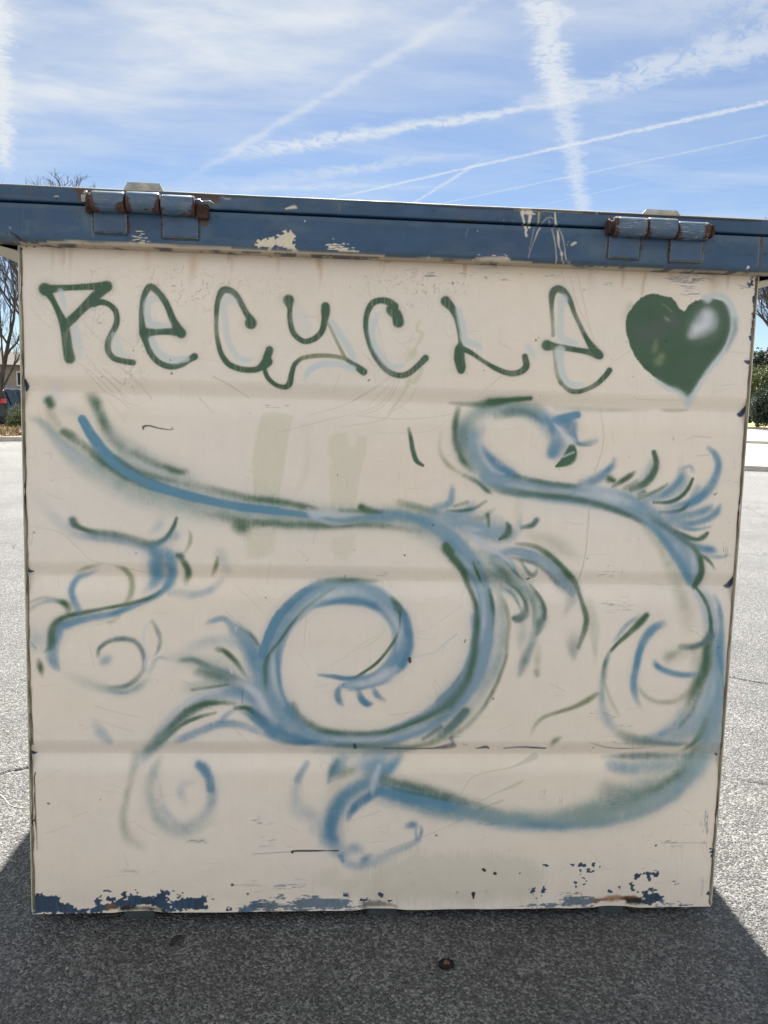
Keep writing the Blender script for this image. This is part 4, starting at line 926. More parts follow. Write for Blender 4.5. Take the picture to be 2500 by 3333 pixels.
L d 0.6 0.5 1179 1059 10 100 1297 979 6 100 1410 925 8 100
L n 0.5 0.8 3981 1961 21 100 4519 1962 22 100 4760 1999 65 100 4814 1999 22 100
L n 0.5 0.8 5060 1963 14 100 5168 1980 33 100 5209 1964 16 100
L n 0.5 0.8 5387 1964 16 100 5605 1982 25 100 5880 1965 19 100
L n 0.6 0.5 6399 2045 17 100 6653 1975 17 100 6987 1968 11 100 7209 1991 8 100
L n 0.6 0.6 4757 2096 54 100 4786 2027 27 100
L n 0.6 0.5 6711 6043 3 100 7219 6049 3 100
L d 0.7 0.5 212 5273 10 100 303 5267 7 100
L d 0.7 0.5 164 5785 5 100 193 5602 5 100
H n 0 0 24 7486 83 7495 130 7491 136 7471 122 7451 165 7456 135 7442 69 7429 36 7441 60 7462 30 7467
H n 0 0 2 7406 49 7415 35 7401 15 7397
H n 0 0 202 7487 246 7490 229 7475 238 7449 201 7434 228 7462
H n 0 0 362 7487 421 7483 401 7469 368 7471
H n 0 0 634 7472 661 7480 661 7460
H n 0 0 4695 7462 4914 7465 5024 7458 4939 7440 4854 7441 4744 7440
H n 0 0 6121 7472 6220 7485 6368 7482 6369 7459 6258 7460 6147 7456
H n 0 0 6124 7466 6272 7484 6435 7479 6387 7447 6311 7462 6175 7450
H n 0 0 7580 7489 7834 7487 7823 7469 7658 7468
H n 0 0 7964 7462 8013 7482 8035 7370 7997 7368 7967 7426
H n 0 0 7967 7492 8018 7494 8019 7161 8013 6921 8000 6551 7965 6999 7977 7159 8001 7287 7990 7414
H n 0 0 7899 7410 7947 7428 7955 7333 7905 7331
H n 0 0 8001 6535 7919 6499 7975 6437 8004 6389
R r 0 0.8 7390 7487 7478 7491 7467 7466 7403 7473
R r 0 0.8 3831 7448 3906 7451 3882 7426
H n 0 0 9 253 68 247 167 228 278 166 328 132 427 103 489 69 539 52 614 81 664 97 703 155 753 161 778 127 840 106 878 119 953 125 1067 144 1099 212 1137 225 1118 320 1156 327 1187 238 1244 197 1307 196 1357 223 1408 263 1406 331 1471 296 1509 269 1547 262 1585 275 1598 241 1547 207 1547 146 1636 124 1711 76 1711 7 1509 30 1256 60 1003 29 827 11 14 -21
H n 0 0 691 182 753 181 728 172
H n 0 0 804 262 867 262 842 252
H n 0 0 828 153 903 159 903 132 853 126
H n 0 0 1023 233 1042 239 1042 192 1023 192
H n 0 0 1212 265 1244 265 1238 244
H n 0 0 1282 257 1307 264 1294 240
H n 0 0 1553 254 1595 253 1563 185 1552 151 1700 161 1732 178 1955 176 1992 147 1944 107 1955 78 1993 61 1977 32 1711 13 1669 47 1616 82 1531 83 1468 141 1468 254
H n 0 0 1637 190 1679 167 1711 144 1658 139 1621 156
H n 0 0 1669 230 1711 238 1700 212
H n 0 0 2008 164 2040 169 2029 152
H n 0 0 2211 58 2264 64 2265 23 2211 30
H n 0 1 2329 0 2323 29 2361 62 2424 96 2531 118 2594 129 2596 -3
H n 0 1 2318 14 2489 93 2596 103 2746 147 2853 162 2875 146 2811 89 2961 111 3090 144 3219 177 3392 175 3610 138 3677 57 3808 55 3809 20 3505 -4 2318 10
H n 0 2 3240 207 3609 203 3633 92 3242 119
H n 0 1 5668 75 5865 80 6145 58 6185 148 6275 151 6438 136 6585 97 6696 68 6480 28 6048 14 5670 19
H n 0 0 6325 568 6413 595 6457 548 6455 483 6383 493 6404 437 6379 390 6471 361 6490 352 6447 311 6399 362 6342 409 6344 484
H n 0 0 6568 557 6640 556 6651 524 6578 538
H n 0 0 6519 566 6544 572 6543 529 6507 520
H n 0 0 6264 531 6285 540 6282 518
H n 0 0 6471 621 6489 624 6488 608
H n 0 0 6457 449 6508 449 6485 438
H n 0 0 6303 308 6335 304 6322 286
H n 0 0 6393 296 6429 304 6416 274
H n 0 0 5796 237 5830 249 5837 199 5816 156 5795 190
H n 0 0 5810 105 5843 161 5880 133 5873 95
H n 0 0 5922 301 5940 301 5941 207 5915 155 5919 226
H n 0 0 5932 539 5957 539 5951 521
H n 0 0 7146 431 7200 443 7383 442 7348 410 7295 386 7239 402 7263 326 7246 292 7208 327 7186 383
H n 0 0 7039 403 7111 412 7095 384 7059 375
H n 0 0 7001 291 7031 243 7060 205 7006 206
H n 0 0 7042 206 7107 195 7099 177
H n 0 0 6725 199 6759 227 6779 199 6753 171
H n 0 0 6839 255 6875 260 6868 232
H n 0 0 7152 195 7213 251 7314 241 7316 208 7236 175 7328 155 7403 136 7387 98 7316 61 7227 33 7152 53 7166 119
H n 0 0 7586 143 7631 162 7634 114 7580 96
H n 0 2 7243 345 7481 343 7631 285 7602 172 7397 230
H n 0 1 7318 42 7499 68 7796 37 7779 14 7319 19
H n 0 0 7976 149 7987 149 7996 25 7985 25
H n 0 0 7964 716 7989 715 7994 659 7976 650
H n 0 0 4088 100 4140 116 4128 79
H n 0 0 3981 173 4001 173 4001 150
H n 0 0 3766 124 3831 126 3825 114
R r 0 0.9 840 85 915 84 984 50 965 29 852 17 808 38
R r 0 0.3 1003 56 1066 69 1041 42
R r 0 1 6549 92 6694 102 6801 138 6946 140 7056 136 7130 110 7097 63 6950 74 6769 67 6587 73
R k 0 0.9 6930 103 7130 120 7189 43 6952 36
R k 0 0.7 3735 48 3852 82 4023 87 4182 43 4182 16 3762 20
R k 0 0.8 973 44 1099 71 1309 63 1425 39 1510 9 941 -1
L w 0.9 0.5 2690 3078 46 100 2702 2859 53 100 2739 2676 53 100 2822 2492 53 100
L w 0.9 0.45 2966 3516 60 100 3157 3681 71 100 3367 3770 78 100 3579 3786 71 100
L W 0.9 0.45 3884 3673 53 100 4031 3530 61 100 4117 3349 61 100 4114 3147 54 100
L W 0.9 0.35 3294 2094 54 100 3655 2077 65 100 4017 2115 62 100 4377 2239 62 100 4699 2428 55 100
L W 0.9 0.4 5047 3852 51 100 5076 3634 51 100 5084 3440 51 100 5059 3245 46 100
L W 0.9 0.3 4739 4255 51 100 4871 4131 51 100 4991 3980 51 100
L W 0.9 0.35 5284 5053 46 100 5645 5000 47 100 6043 4973 54 100 6373 4927 65 100
L W 0.9 0.4 6186 5012 109 100 6407 4964 127 100 6668 4880 91 100
L W 0.9 0.4 7514 4095 56 100 7497 4205 56 100 7422 4350 74 100
L w 0.9 0.35 7845 2903 57 100 7827 2637 69 100 7748 2407 69 100
L e 0.8 0.5 3418 4720 35 100 3698 4717 42 100 3944 4722 42 100
L e 0.8 0.55 978 5251 50 100 1178 5119 57 100 1414 5039 61 100 1753 4970 58 100
L e 0.8 0.35 3991 1593 70 100 4398 1509 81 100 4894 1339 82 100 5365 1210 72 100
S k 0 0.45 4237 7306 500 150 4921 7333 650 100 7198 7374 650 150 7202 7311 300 75 5611 7348 500 50
S k 0 0.3 2816 7438 1251 75 634 7436 750 40
S k 0 0.6 7947 6476 142 142 7971 6920 63 473 7838 7329 252 95
S k 0 0.4 7884 5142 170 68 7850 4360 102 510
S k 0 0.4 7870 1013 150 750 7570 825 650 75 5206 1053 300 50
S k 0 0.35 2670 1100 432 120 2685 897 216 144 1860 848 288 120 2808 297 961 96
S k 0 0.3 1132 482 600 96
S k 0 0.35 4813 2090 221 102 5306 1996 204 68
L e 0.7 0.8 4933 4157 28 100 5003 4005 31 100 5072 3878 31 70
L t 0.8 0.5 5149 4161 64 100 5282 4036 77 100 5390 3909 64 100
L e 0.7 0.7 5338 3934 31 100 5471 3833 33 100 5554 3705 31 100 5578 3602 26 100
L e 0.7 0.8 5609 3900 28 100 5718 3772 34 100 5781 3631 39 100 5783 3514 39 100
L t 0.8 0.6 5574 3835 51 100 5644 3707 52 100 5663 3577 52 100 5656 3447 47 60
L e 0.7 0.7 1721 2412 42 100 1931 2487 42 100 2160 2506 35 100
L t 0.8 0.5 1843 2851 70 100 2106 2781 88 100 2353 2691 88 100
L e 0.75 0.6 1791 2651 35 100 2036 2689 32 100 2211 2718 28 100
L e 0.8 0.5 5090 4987 46 100 5468 4942 47 100 5919 4926 47 100 6285 4872 47 100 6601 4771 48 100 6846 4668 37 100
L e 0.8 0.45 5369 5153 39 100 5731 5087 40 100 6039 5062 36 100
L e 0.85 0.5 7761 3016 64 100 7688 2712 65 100 7593 2444 57 100 7438 2213 50 100
L e 0.8 0.4 3462 1831 51 100 3388 1698 46 100 3353 1551 38 100
L e 0.8 0.4 3970 1550 34 100 4231 1456 34 100 4558 1388 34 100 4888 1305 34 100
"""
UPPER_STROKES = """
L c 0.2 1 -93 592 4 100 123 597 5 100 199 592 10 100 313 590 10 100 441 587 10 100 505 586 5 60
L k 0.3 0.9 224 580 4 100 338 576 5 100 440 576 6 100 696 578 6 100 825 579 6 100 991 577 8 100
L k 0.3 0.7 -68 591 3 100 59 588 4 100 186 590 3 100
L r 0.5 0.8 211 576 10 100 209 523 13 100 206 473 13 100
L a 0.7 0.5 198 566 9 100 191 479 9 100
L a 0.7 0.4 226 561 8 100 226 480 8 100
L a 0.8 0.3 -61 461 13 100 181 460 10 100 436 449 8 100
L N 0.8 0.5 127 382 13 100 114 219 15 100 122 93 13 100
L a 0.8 0.35 147 389 6 100 139 283 8 100 132 93 9 100
L N 0.95 0.4 272 313 128 100 429 232 167 100 557 206 129 100
L N 0.7 0.4 622 215 10 100 695 307 12 100
L G 0.95 0.5 723 371 116 100 771 247 104 100 775 146 78 100
L G 0.95 0.4 185 222 38 100 187 108 39 100
L c 0.3 1 459 471 6 100 482 476 10 100 501 473 5 100
L k 0.3 1 472 460 13 100 484 454 15 100
L k 0.4 1 17 527 3 100 15 483 4 100
L k 0.4 1 277 96 9 100 279 96 8 100
L k 0.4 1 308 98 9 100 309 97 8 100
L k 0.4 1 335 97 9 100 336 97 8 100
L k 0.4 1 450 95 5 100 483 99 8 100
L W 0.2 1 5 154 4 100 22 142 4 100
L r 0.4 1 -28 105 19 100 -19 87 15 100
L k 0.5 0.9 26 95 19 100 58 84 19 100 89 54 26 100
L r 0.4 1 677 557 19 100 701 520 26 100 713 471 30 100 758 479 39 100 785 524 45 100 789 437 52 100
L r 0.4 1 781 361 19 100 819 363 32 100 820 400 32 100
L r 0.4 1 774 343 9 100 775 341 8 100
L a 0.4 0.9 845 345 12 100 833 250 9 100 830 135 10 100 838 98 9 100
L r 0.5 1 675 554 14 100 735 537 51 100 734 488 40 100 713 458 20 100
L k 0.4 0.9 535 579 7 100 837 581 9 100 1181 577 8 100 1548 574 12 100 1855 563 14 100 2225 560 8 100
L r 0.3 1 1855 558 31 100 1958 548 51 100 2061 543 41 100 2112 490 21 100 2117 451 14 100
L G 0.9 0.6 1999 465 93 100 2091 460 72 100
L r 0.4 1 1823 308 21 100 1843 269 25 100 1895 291 31 100 1936 273 27 100 1988 265 27 100 1957 354 52 100
L r 0.5 0.8 1197 341 14 100 1175 260 27 100 1196 241 31 100 1214 142 10 100 1203 92 10 100
L r 0.5 0.8 1530 325 14 100 1534 256 31 100 1528 195 14 100 1522 115 10 100
L k 0.5 0.8 1890 331 10 100 1899 211 8 100 1894 90 10 100
L a 0.6 0.8 841 335 12 100 828 225 12 100 835 106 14 100
L a 0.6 0.5 1177 340 10 100 1173 140 10 100
L G 0.9 0.5 1565 277 62 100 1852 129 62 100 1645 60 41 100
L n 0.4 0.8 1296 135 6 100 1274 64 8 100
L n 0.4 0.7 1347 128 6 100 1326 77 7 100
L c 0.25 1 549 34 10 100 640 36 14 100 783 34 8 100
L c 0.25 0.9 956 43 6 100 1089 42 6 100 1171 45 10 100 1233 38 6 100 1438 36 10 100 1748 34 12 100 2225 38 13 100
L r 0.5 0.5 539 54 10 100 722 51 10 100 1131 58 8 100
L c 0.4 0.7 2133 541 17 100 2154 542 17 100
L c 0.4 0.7 2164 525 8 100 2225 523 8 100
L k 0.4 0.9 2060 348 6 100 2091 350 14 100 2102 330 8 100
L n 0.6 0.6 2735 157 24 100 2866 146 33 100
L c 0.3 1 2988 340 14 100 2990 333 14 100
L c 0.5 0.7 2791 457 14 100 2874 477 28 100 2898 469 14 100
L a 0.8 0.4 3338 527 19 100 3346 470 19 100
L k 0.7 0.3 2047 186 7 100 2236 239 7 100 2472 295 7 100 2709 351 5 100
L k 0.4 0.9 4283 559 9 100 4516 553 12 100 4651 545 8 100
L k 0.5 0.6 4668 554 6 100 4986 551 7 100 5198 555 12 100
L k 0.4 0.9 5458 550 9 100 5815 549 11 100 6245 545 17 100
L a 0.5 0.8 5222 547 12 100 5340 548 14 100 5482 547 17 100 5589 548 7 100
L c 0.3 0.8 5174 552 9 100 5340 550 9 100 6054 548 14 100 6066 546 14 100
L K 0.7 0.7 4476 415 14 100 4640 414 23 100 4851 420 12 100
L c 0.25 1 5239 546 17 100 5275 542 59 100 5259 513 28 100 5273 469 17 100 5289 408 19 100
L a 0.4 1 5305 537 35 100 5340 539 35 100
L c 0.25 1 5329 533 59 100 5348 517 35 100 5344 472 28 100 5339 422 24 100
L c 0.25 1 5348 517 17 100 5389 513 17 100
L a 0.4 1 5441 543 35 100 5443 499 28 100 5438 448 24 100 5433 409 17 100
L c 0.25 0.6 5435 532 14 100 5437 409 12 100
L c 0.25 1 5296 383 17 100 5310 353 19 100 5305 325 17 100 5317 292 19 100
L c 0.25 1 5341 378 19 100 5345 376 17 100
L c 0.3 0.8 5392 373 6 100 5374 260 5 100 5351 146 5 100
L c 0.3 1 5457 376 12 100 5435 342 14 100 5400 239 7 100 5364 136 7 100 5350 73 7 100
L c 0.3 0.9 5472 416 6 100 5511 468 7 100 5557 489 7 100 5599 478 7 100
L a 0.3 0.9 5483 523 6 100 5527 486 6 100 5534 478 6 100
L c 0.3 0.8 5547 459 6 100 5564 414 7 100
L c 0.3 1 5608 528 12 100 5617 473 14 100 5626 423 19 100 5639 418 10 100
L c 0.3 1 5582 376 7 100 5611 293 10 100 5635 192 10 100 5658 28 11 100
L c 0.3 1 5646 356 10 100 5659 283 19 100 5667 216 14 100 5691 160 7 100 5706 121 26 100 5707 104 10 100 5716 59 7 100 5741 32 7 100
L c 0.3 1 5659 374 6 100 5699 308 8 100 5731 196 8 100 5746 106 11 100 5770 50 7 100 5807 34 6 100
L c 0.2 1 5807 222 19 100 5836 240 24 100 5853 244 12 100
L c 0.3 0.8 5768 252 7 100 5769 251 7 100
L c 0.3 0.8 5760 220 10 100 5761 215 10 100
L c 0.3 0.9 5066 436 8 100 5068 435 8 100
L c 0.3 0.7 5171 439 7 100 5173 439 7 100
L c 0.3 0.9 4795 320 11 100 4798 320 11 100
L c 0.5 0.5 4688 343 5 100 4673 253 5 100
L c 0.25 1 4793 41 9 100 4857 49 19 100 4964 54 21 100 5058 61 19 100 5118 60 14 100
L c 0.3 1 4292 26 21 100 4328 14 9 100
L c 0.3 0.9 4305 2 7 100 4540 6 9 100 5013 31 9 100 5370 23 10 100
L N 0.95 0.35 4414 198 234 100 4887 161 236 100 5363 147 190 100 5838 200 144 100
L G 0.9 0.5 5956 239 144 100 6141 179 144 100 6140 349 96 100
L a 0.6 0.8 6186 334 14 100 6183 209 17 100 6193 84 17 100
L r 0.5 0.7 6208 368 24 100 6199 323 22 100 6220 199 12 100
L a 0.6 0.6 6215 102 19 100 6367 93 15 100 6525 92 17 100
L r 0.5 0.8 6558 292 17 100 6569 225 24 100 6550 167 15 100 6537 92 15 100
L G 0.9 0.5 6522 280 36 100 6522 131 36 100
L r 0.4 1 6872 306 32 100 6872 237 49 100 6879 89 37 100
L r 0.4 1 6903 227 73 100 6964 235 36 100 7010 260 17 100
L k 0.5 0.8 6973 270 10 100 7018 243 17 100
L a 0.5 0.8 6903 90 17 100 7063 85 20 100 7210 85 22 100 7242 138 15 100 7232 309 17 100
L k 0.4 0.6 7216 309 7 100 7234 91 10 100
L n 0.5 0.8 7605 193 12 100 7691 200 10 100 7740 206 20 100 7797 189 15 100
L N 0.8 0.5 7386 293 24 100 7436 283 17 100 7513 252 15 100
L r 0.5 0.9 7875 388 20 100 7876 325 27 100 7889 256 12 100 7880 164 15 100 7883 77 22 100
L a 0.6 0.6 7845 381 12 100 7863 94 15 100
L k 0.4 0.8 7918 214 17 100 7943 215 15 100
L W 0.2 1 7754 68 25 100 7759 66 20 100
L k 0.4 0.9 5913 549 10 100 6272 551 10 100 6536 557 14 100 6948 547 17 100 7362 545 15 100 7852 552 12 100
L c 0.3 0.8 6056 553 19 100 6061 551 14 100
H c 0 0 2509 95 2516 118 2568 123 2639 160 2723 177 2770 198 2858 224 2873 174 2869 133 2908 51 2831 53 2748 70 2664 69 2593 68 2512 63
H c 0 3 3219 124 3298 137 3383 108 3468 79 3553 50 3529 39 3408 48 3312 45 3227 69
H c 0 3 1213 74 1234 103 1275 123 1317 146 1337 137 1383 134 1400 100 1367 84 1315 68 1233 59
H c 0 3 4784 42 4870 57 4993 60 5117 70 5113 46 4896 32
L c 0.3 0.8 367 28 12 100 598 33 9 100 829 32 12 100 1342 37 14 100 1834 30 12 100 2236 28 17 100 2712 29 14 100 3192 26 19 100 3818 28 15 100
L c 0.3 0.7 1202 47 28 100 1388 44 14 100
L c 0.3 0.8 3819 3 24 100 4306 23 17 100 4551 23 12 100 4995 22 20 100 5392 27 12 100
L k 0.5 0.6 92 35 23 100 183 16 18 100 275 25 12 100
L k 0.5 0.6 -67 598 11 100 615 603 18 100 798 600 23 100 1536 593 23 100 2001 551 19 100 2944 567 14 100 3802 568 17 100
L k 0.5 0.6 3802 560 14 100 4650 549 17 100 5263 553 12 100 6131 551 20 100 7923 566 18 100
L r 0.5 0.8 704 533 46 100 737 468 55 100 781 414 60 100
L r 0.5 0.6 1955 545 56 100 2048 526 70 100 2107 495 33 100
"""
PW, PH, RES = 2.0, 1.8738, .002
cream = lin((240, 227, 210))
cv = Canvas(PW, PH, RES, cream, 21)
ny, nx = cv.ny, cv.nx
# weathered cream coat: broad tone drift, roller and brush streaks, chalking, fine crazing near the top
drift = fbm(ny, nx, 160, 200, 5, 4); cv.C *= (1+.10*(drift-.5))[..., None]
warm = fbm(ny, nx, 120, 260, 77, 3)-.5; cv.C *= 1+warm[..., None]*np.array([.05, 0, -.10])
cv.C *= (1+.030*(cv.vbrush-.5)+.018*(cv.brush-.5)+.05*(cv.soft_n-.5)+.035*(cv.grain-.5))[..., None]
vv = np.linspace(0, PH, ny)[:, None]; uu = np.linspace(0, PW, nx)[None, :]
for v0 in (1.4825, .981, .472):       # warm bounce light painted as a yellower tint on each crease's upper face
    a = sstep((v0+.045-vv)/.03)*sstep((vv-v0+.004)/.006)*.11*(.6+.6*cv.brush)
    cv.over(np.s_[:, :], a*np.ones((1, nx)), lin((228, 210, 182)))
worm = np.abs(fbm(ny, nx, 9, 8, 301, 2)-.5)
for (cu, cvv, ru, rv, st) in ((.21, 1.76, .04, .10, .5), (.45, 1.75, .10, .05, .45), (.33, 1.64, .03, .1, .4), (.30, 1.56, .05, .09, .35), (.17, 1.66, .05, .14, .3), (1.0, 1.76, .12, .06, .3), (1.14, 1.7, .05, .05, .25), (.62, 1.77, .12, .04, .3), (.28, 1.50, .03, .03, .3), (.42, 1.78, .16, .05, .5), (1.05, 1.80, .18, .04, .45)):
    e = np.clip(1-((uu-cu)/ru)**2-((vv-cvv)/rv)**2, 0, 1)**.5
    cv.over(np.s_[:, :], sstep((.022-worm)/.014)*e*min(1, st*.8), lin((120, 104, 88)))
# light scuffs scattered over the sheet
r2 = random.Random(8)
for k in range(380):
    u_, v_ = r2.random()*PW, r2.random()**1.1*PH; L = r2.uniform(.008, .07); a = r2.choice([r2.gauss(0, .25), r2.gauss(0, .25), 1.57+r2.gauss(0, .2), r2.uniform(-.9, -.4)])
    u2, v2 = u_+L*math.cos(a), v_+L*math.sin(a)
    cv.stroke([u_*4000, v_*4000, 4, 100, (u_+u2)/2*4000+r2.uniform(-6, 6), (v_+v2)/2*4000+r2.uniform(-6, 6), 4, 100, u2*4000, v2*4000, 3, 60], rgb('v' if r2.random() < .55 else ('n' if r2.random() < .5 else 'd')), .5, r2.uniform(.15, .55))
for k in range(16):                   # rust weeping from under the rim
    u_ = r2.choice([.08, .12, .30, .55, .57, .78, .95, 1.2, 1.42, 1.5, 1.62, 1.7, 1.82, 1.87, 1.9, .68])+r2.uniform(-.01, .01); L = r2.uniform(.02, .11)
    cv.stroke([u_*4000, PH*4000, r2.uniform(20, 70), 90, (u_+.002)*4000, (PH-L*.5)*4000, r2.uniform(16, 50), 55, (u_-.001)*4000, (PH-L)*4000, 10, 10], rgb('o')*np.array([1, .86, .75]), .95, r2.uniform(.3, .7))
a = sstep((vv-PH+.045)/.045)*(.15+.5*fbm(ny, nx, 14, 26, 801, 3)); cv.over(np.s_[:, :], a, lin((206, 180, 146)))
cv.run(PANEL_STROKES)
for k in range(110):                  # specks of dirt
    u_, v_ = r2.random()*PW, r2.random()*PH; d_ = r2.choice([2.5, 3, 3, 4, 6])*4
    cv.stroke([u_*4000, v_*4000, d_, 100], rgb('k') if r2.random() < .6 else rgb('d'), .5, r2.uniform(.2, .8)) 
# dust and splash dirt along the foot of the sheet
cv.C *= (1-.16*np.clip(1-vv/.20, 0, 1)**2*(.3+1.2*fbm(ny, nx, 20, 30, 500, 4)))[..., None]

# upper canvas: rim face and lid edge
UW, UH = 2.32, .150
cu_ = Canvas(UW, UH, RES, lin((44, 78, 108)), 91, u0=-.16)
d2 = fbm(cu_.ny, cu_.nx, 30, 80, 9, 4); cu_.C *= (1+.30*(d2-.5))[..., None]
g2 = sstep((fbm(cu_.ny, cu_.nx, 22, 60, 19, 4)-.50)*5)*.42; cu_.over(np.s_[:, :], g2, rgb('G'))
n2 = sstep((fbm(cu_.ny, cu_.nx, 16, 22, 29, 4)-.54)*6)*.40; cu_.over(np.s_[:, :], n2, rgb('N'))
cu_.C *= (1+.10*(cu_.grain-.5)+.12*(cu_.brush-.5)+.10*(cu_.vbrush-.5))[..., None]
yrow = (np.arange(cu_.ny)*RES)[:, None]                        # z - 1.88
for z0, z1, c_, o_ in ((.0, .018, 'G', .6), (.139, .146, 'k', .55), (.098, .103, 'k', .6), (.085, .097, 'G', .35)):
    a = np.clip(1-np.abs((yrow-(z0+z1)/2)/((z1-z0)/2))**4, 0, 1)*o_*(.2+1.4*cu_.rag); cu_.over(np.s_[:, :], np.clip(a, 0, .9), rgb(c_))
cu_.run(UPPER_STROKES)
for k in range(90):
    u_, v_ = r2.random()*UW-.16, r2.random()*UH; d_ = r2.choice([2, 3, 4])*4
    cu_.stroke([u_*4000, v_*4000, d_, 100], rgb('k') if r2.random() < .5 else rgb('r'), .5, r2.uniform(.3, .9))

def painted_mat(name, rough, stretch, bumpd, spec=.4):
    m_, gg, b = newmat(name); t = gg.n('ShaderNodeTexCoord').outputs['Object']
    at = gg.n('ShaderNodeAttribute', attribute_name='paint')
    fine = gg.noise(t, 900, 2, .7); 
    gg.put(b.inputs['Base Color'], gg.mix(gg.m('MULTIPLY', gg.ss(fine, .35, .7), .10), at.outputs['Color'], (.32, .30, .28, 1)))
    gg.put(b.inputs['Roughness'], gg.ss(gg.noise(t, 14, 5, .6), .3, .7, rough-.08, rough+.14)); b.inputs['Specular IOR Level'].default_value = spec
    h1 = gg.noise(gg.mapping(t, stretch), 60, 4, .6); h2 = gg.noise(t, 160, 3, .6); h3 = gg.noise(t, 5, 3, .5)
    h = gg.m('ADD', gg.m('MULTIPLY', h1, .6), gg.m('ADD', gg.m('MULTIPLY', h2, .35), gg.m('MULTIPLY', h3, 2.0)))
    bn = gg.n('ShaderNodeBump', i={'Height': h, 'Strength': .6, 'Distance': bumpd}); gg.put(b.inputs['Normal'], bn.outputs[0])
    return m_
M_PANEL = painted_mat("sprayed_cream_paint", .48, (1.6, 1, .12), .0012)
M_BLUE_P = painted_mat("weathered_blue_paint", .50, (1, 1, 1), .0010)
def grid_object(name, X, Y, Z, Cc, mat, parent):
    n_y, n_x = X.shape; me = bpy.data.meshes.new(name)
    co = np.stack([X, Y, Z], -1).reshape(-1, 3).astype(np.float32); nv = n_x*n_y
    i = np.arange(nv).reshape(n_y, n_x); q = np.stack([i[:-1, :-1], i[:-1, 1:], i[1:, 1:], i[1:, :-1]], -1).reshape(-1, 4).astype(np.int32); nf = len(q)
    me.vertices.add(nv); me.loops.add(nf*4); me.polygons.add(nf)
    me.vertices.foreach_set('co', co.ravel()); me.loops.foreach_set('vertex_index', q.ravel())
    me.polygons.foreach_set('loop_start', np.arange(0, nf*4, 4, dtype=np.int32))
    me.polygons.foreach_set('use_smooth', np.ones(nf, bool))
    at = me.attributes.new('paint', 'FLOAT_COLOR', 'POINT')
    cc = np.ones((nv, 4), np.float32); cc[:, :3] = np.clip(Cc.reshape(-1, 3), 0, 1); at.data.foreach_set('color', cc.ravel())
    me.materials.append(mat); me.update(calc_edges=True)
    o = bpy.data.objects.new(name, me); COL.objects.link(o); o.parent = parent; return o

# ------------------------------------------------------------------ the dumpster (local: x along the sheet, y away from camera, z up)
YAW, LEAN = 0.06075649, 0.04205374
dump = empty("dumpster", (-0.97167979, 1.93431872, 0), YAW)
tag(dump, "cream and blue steel dumpster spray painted with the word Recycle, a heart and blue scrolls", "dumpster")
ZB = .0273; cl_, sl_ = math.cos(LEAN), math.sin(LEAN)
v = np.linspace(0, PH, ny); u = np.linspace(0, PW, nx); VV, UUg = np.meshgrid(v, u, indexing='ij')
dep = np.zeros_like(VV)
for v0 in (1.4825, .981, .472):
    up = np.clip(1-(VV-v0)/.044, 0, 1)*(VV >= v0); dn = np.clip(1-(v0-VV)/.062, 0, 1)**1.35*(VV < v0)
    a = np.maximum(up, dn); dep += .011*(a*a*(3-2*a)*.6+a*.4)
dep += .004*(fbm(ny, nx, 170, 230, 61, 3)-.5)*np.clip(np.minimum(UUg, PW-UUg)/.1, 0, 1)
dep += .0012*(fbm(ny, nx, 26, 40, 65, 3)-.5)
lift = np.zeros(nx)
for fc in (.30, 1.00, 1.70): lift += .0035*np.exp(-((u-fc)/.06)**4)
lift += .003*(fbm(2, nx, 2, 60, 71, 3)[0]-.5)
fall = np.clip(1-VV/.05, 0, 1)
Zl = ZB+VV*cl_+fall*lift[None, :]; Yl = VV*sl_+dep-fall**2*.004+fall*lift[None, :]*.8
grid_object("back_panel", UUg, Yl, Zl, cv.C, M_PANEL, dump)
M_CREAM = simple("cream_paint", (206, 196, 176), .55, var=.12, scale=6, bump=.15)
M_CREAM2 = simple("greenish_cream_paint", (196, 196, 172), .55, var=.18, scale=20, bump=.2)
M_BLUE = simple("blue_paint", (72, 98, 130), .5, var=.3, scale=9, bump=.15, c2=(90, 112, 128))
M_BLUEW = simple("blue_worn_paint", (84, 112, 142), .42, var=.3, scale=24, bump=.3, c2=(104, 122, 134))
M_RUST = simple("rust", (84, 54, 40), .85, scale=60, bump=.6, c2=(46, 34, 32))
M_DARK = simple("dark_steel", (34, 32, 34), .7, scale=20)
M_STEEL = simple("bright_steel", (190, 190, 188), .25, metal=1, scale=40)
M_TAB = simple("peeling_cream", (196, 186, 166), .5, scale=30, bump=.4, c2=(150, 150, 146))
H_TOP = 1.893
for s_, name in ((0, "side_wall"), (1, "side_wall")):
    mb = MB(); x0, x1 = ((-.0035, -.0005), (PW+.0005, PW+.0035))[s_]
    ylow, yup = -.0015, (H_TOP-ZB)*math.tan(LEAN)-.0015
    prof = [(ylow, ZB+.004), (yup, H_TOP-.002), (2.20, H_TOP-.002), (2.20, .05)]
    mb.add([(x, y, z) for x in (x0, x1) for y, z in prof], [(0, 1, 2, 3), (7, 6, 5, 4), (0, 4, 5, 1), (1, 5, 6, 2), (2, 6, 7, 3), (3, 7, 4, 0)])
    for zr in (.50, 1.0, 1.5):
        xx0, xx1 = ((-.035, -.0056), (PW+.0056, PW+.035))[s_]
        rb = MB(); rb.box((xx0, .25, zr), (xx1, 2.18, zr+.07), bev=.008); rb.build("side_rib", M_CREAM2 if s_ == 0 else M_CREAM, dump)
    recalc(mb.build(name, M_CREAM2 if s_ == 0 else M_CREAM, dump))
M_SEAM = simple("rusty_seam", (150, 140, 116), .8, scale=7, c2=(64, 46, 38))
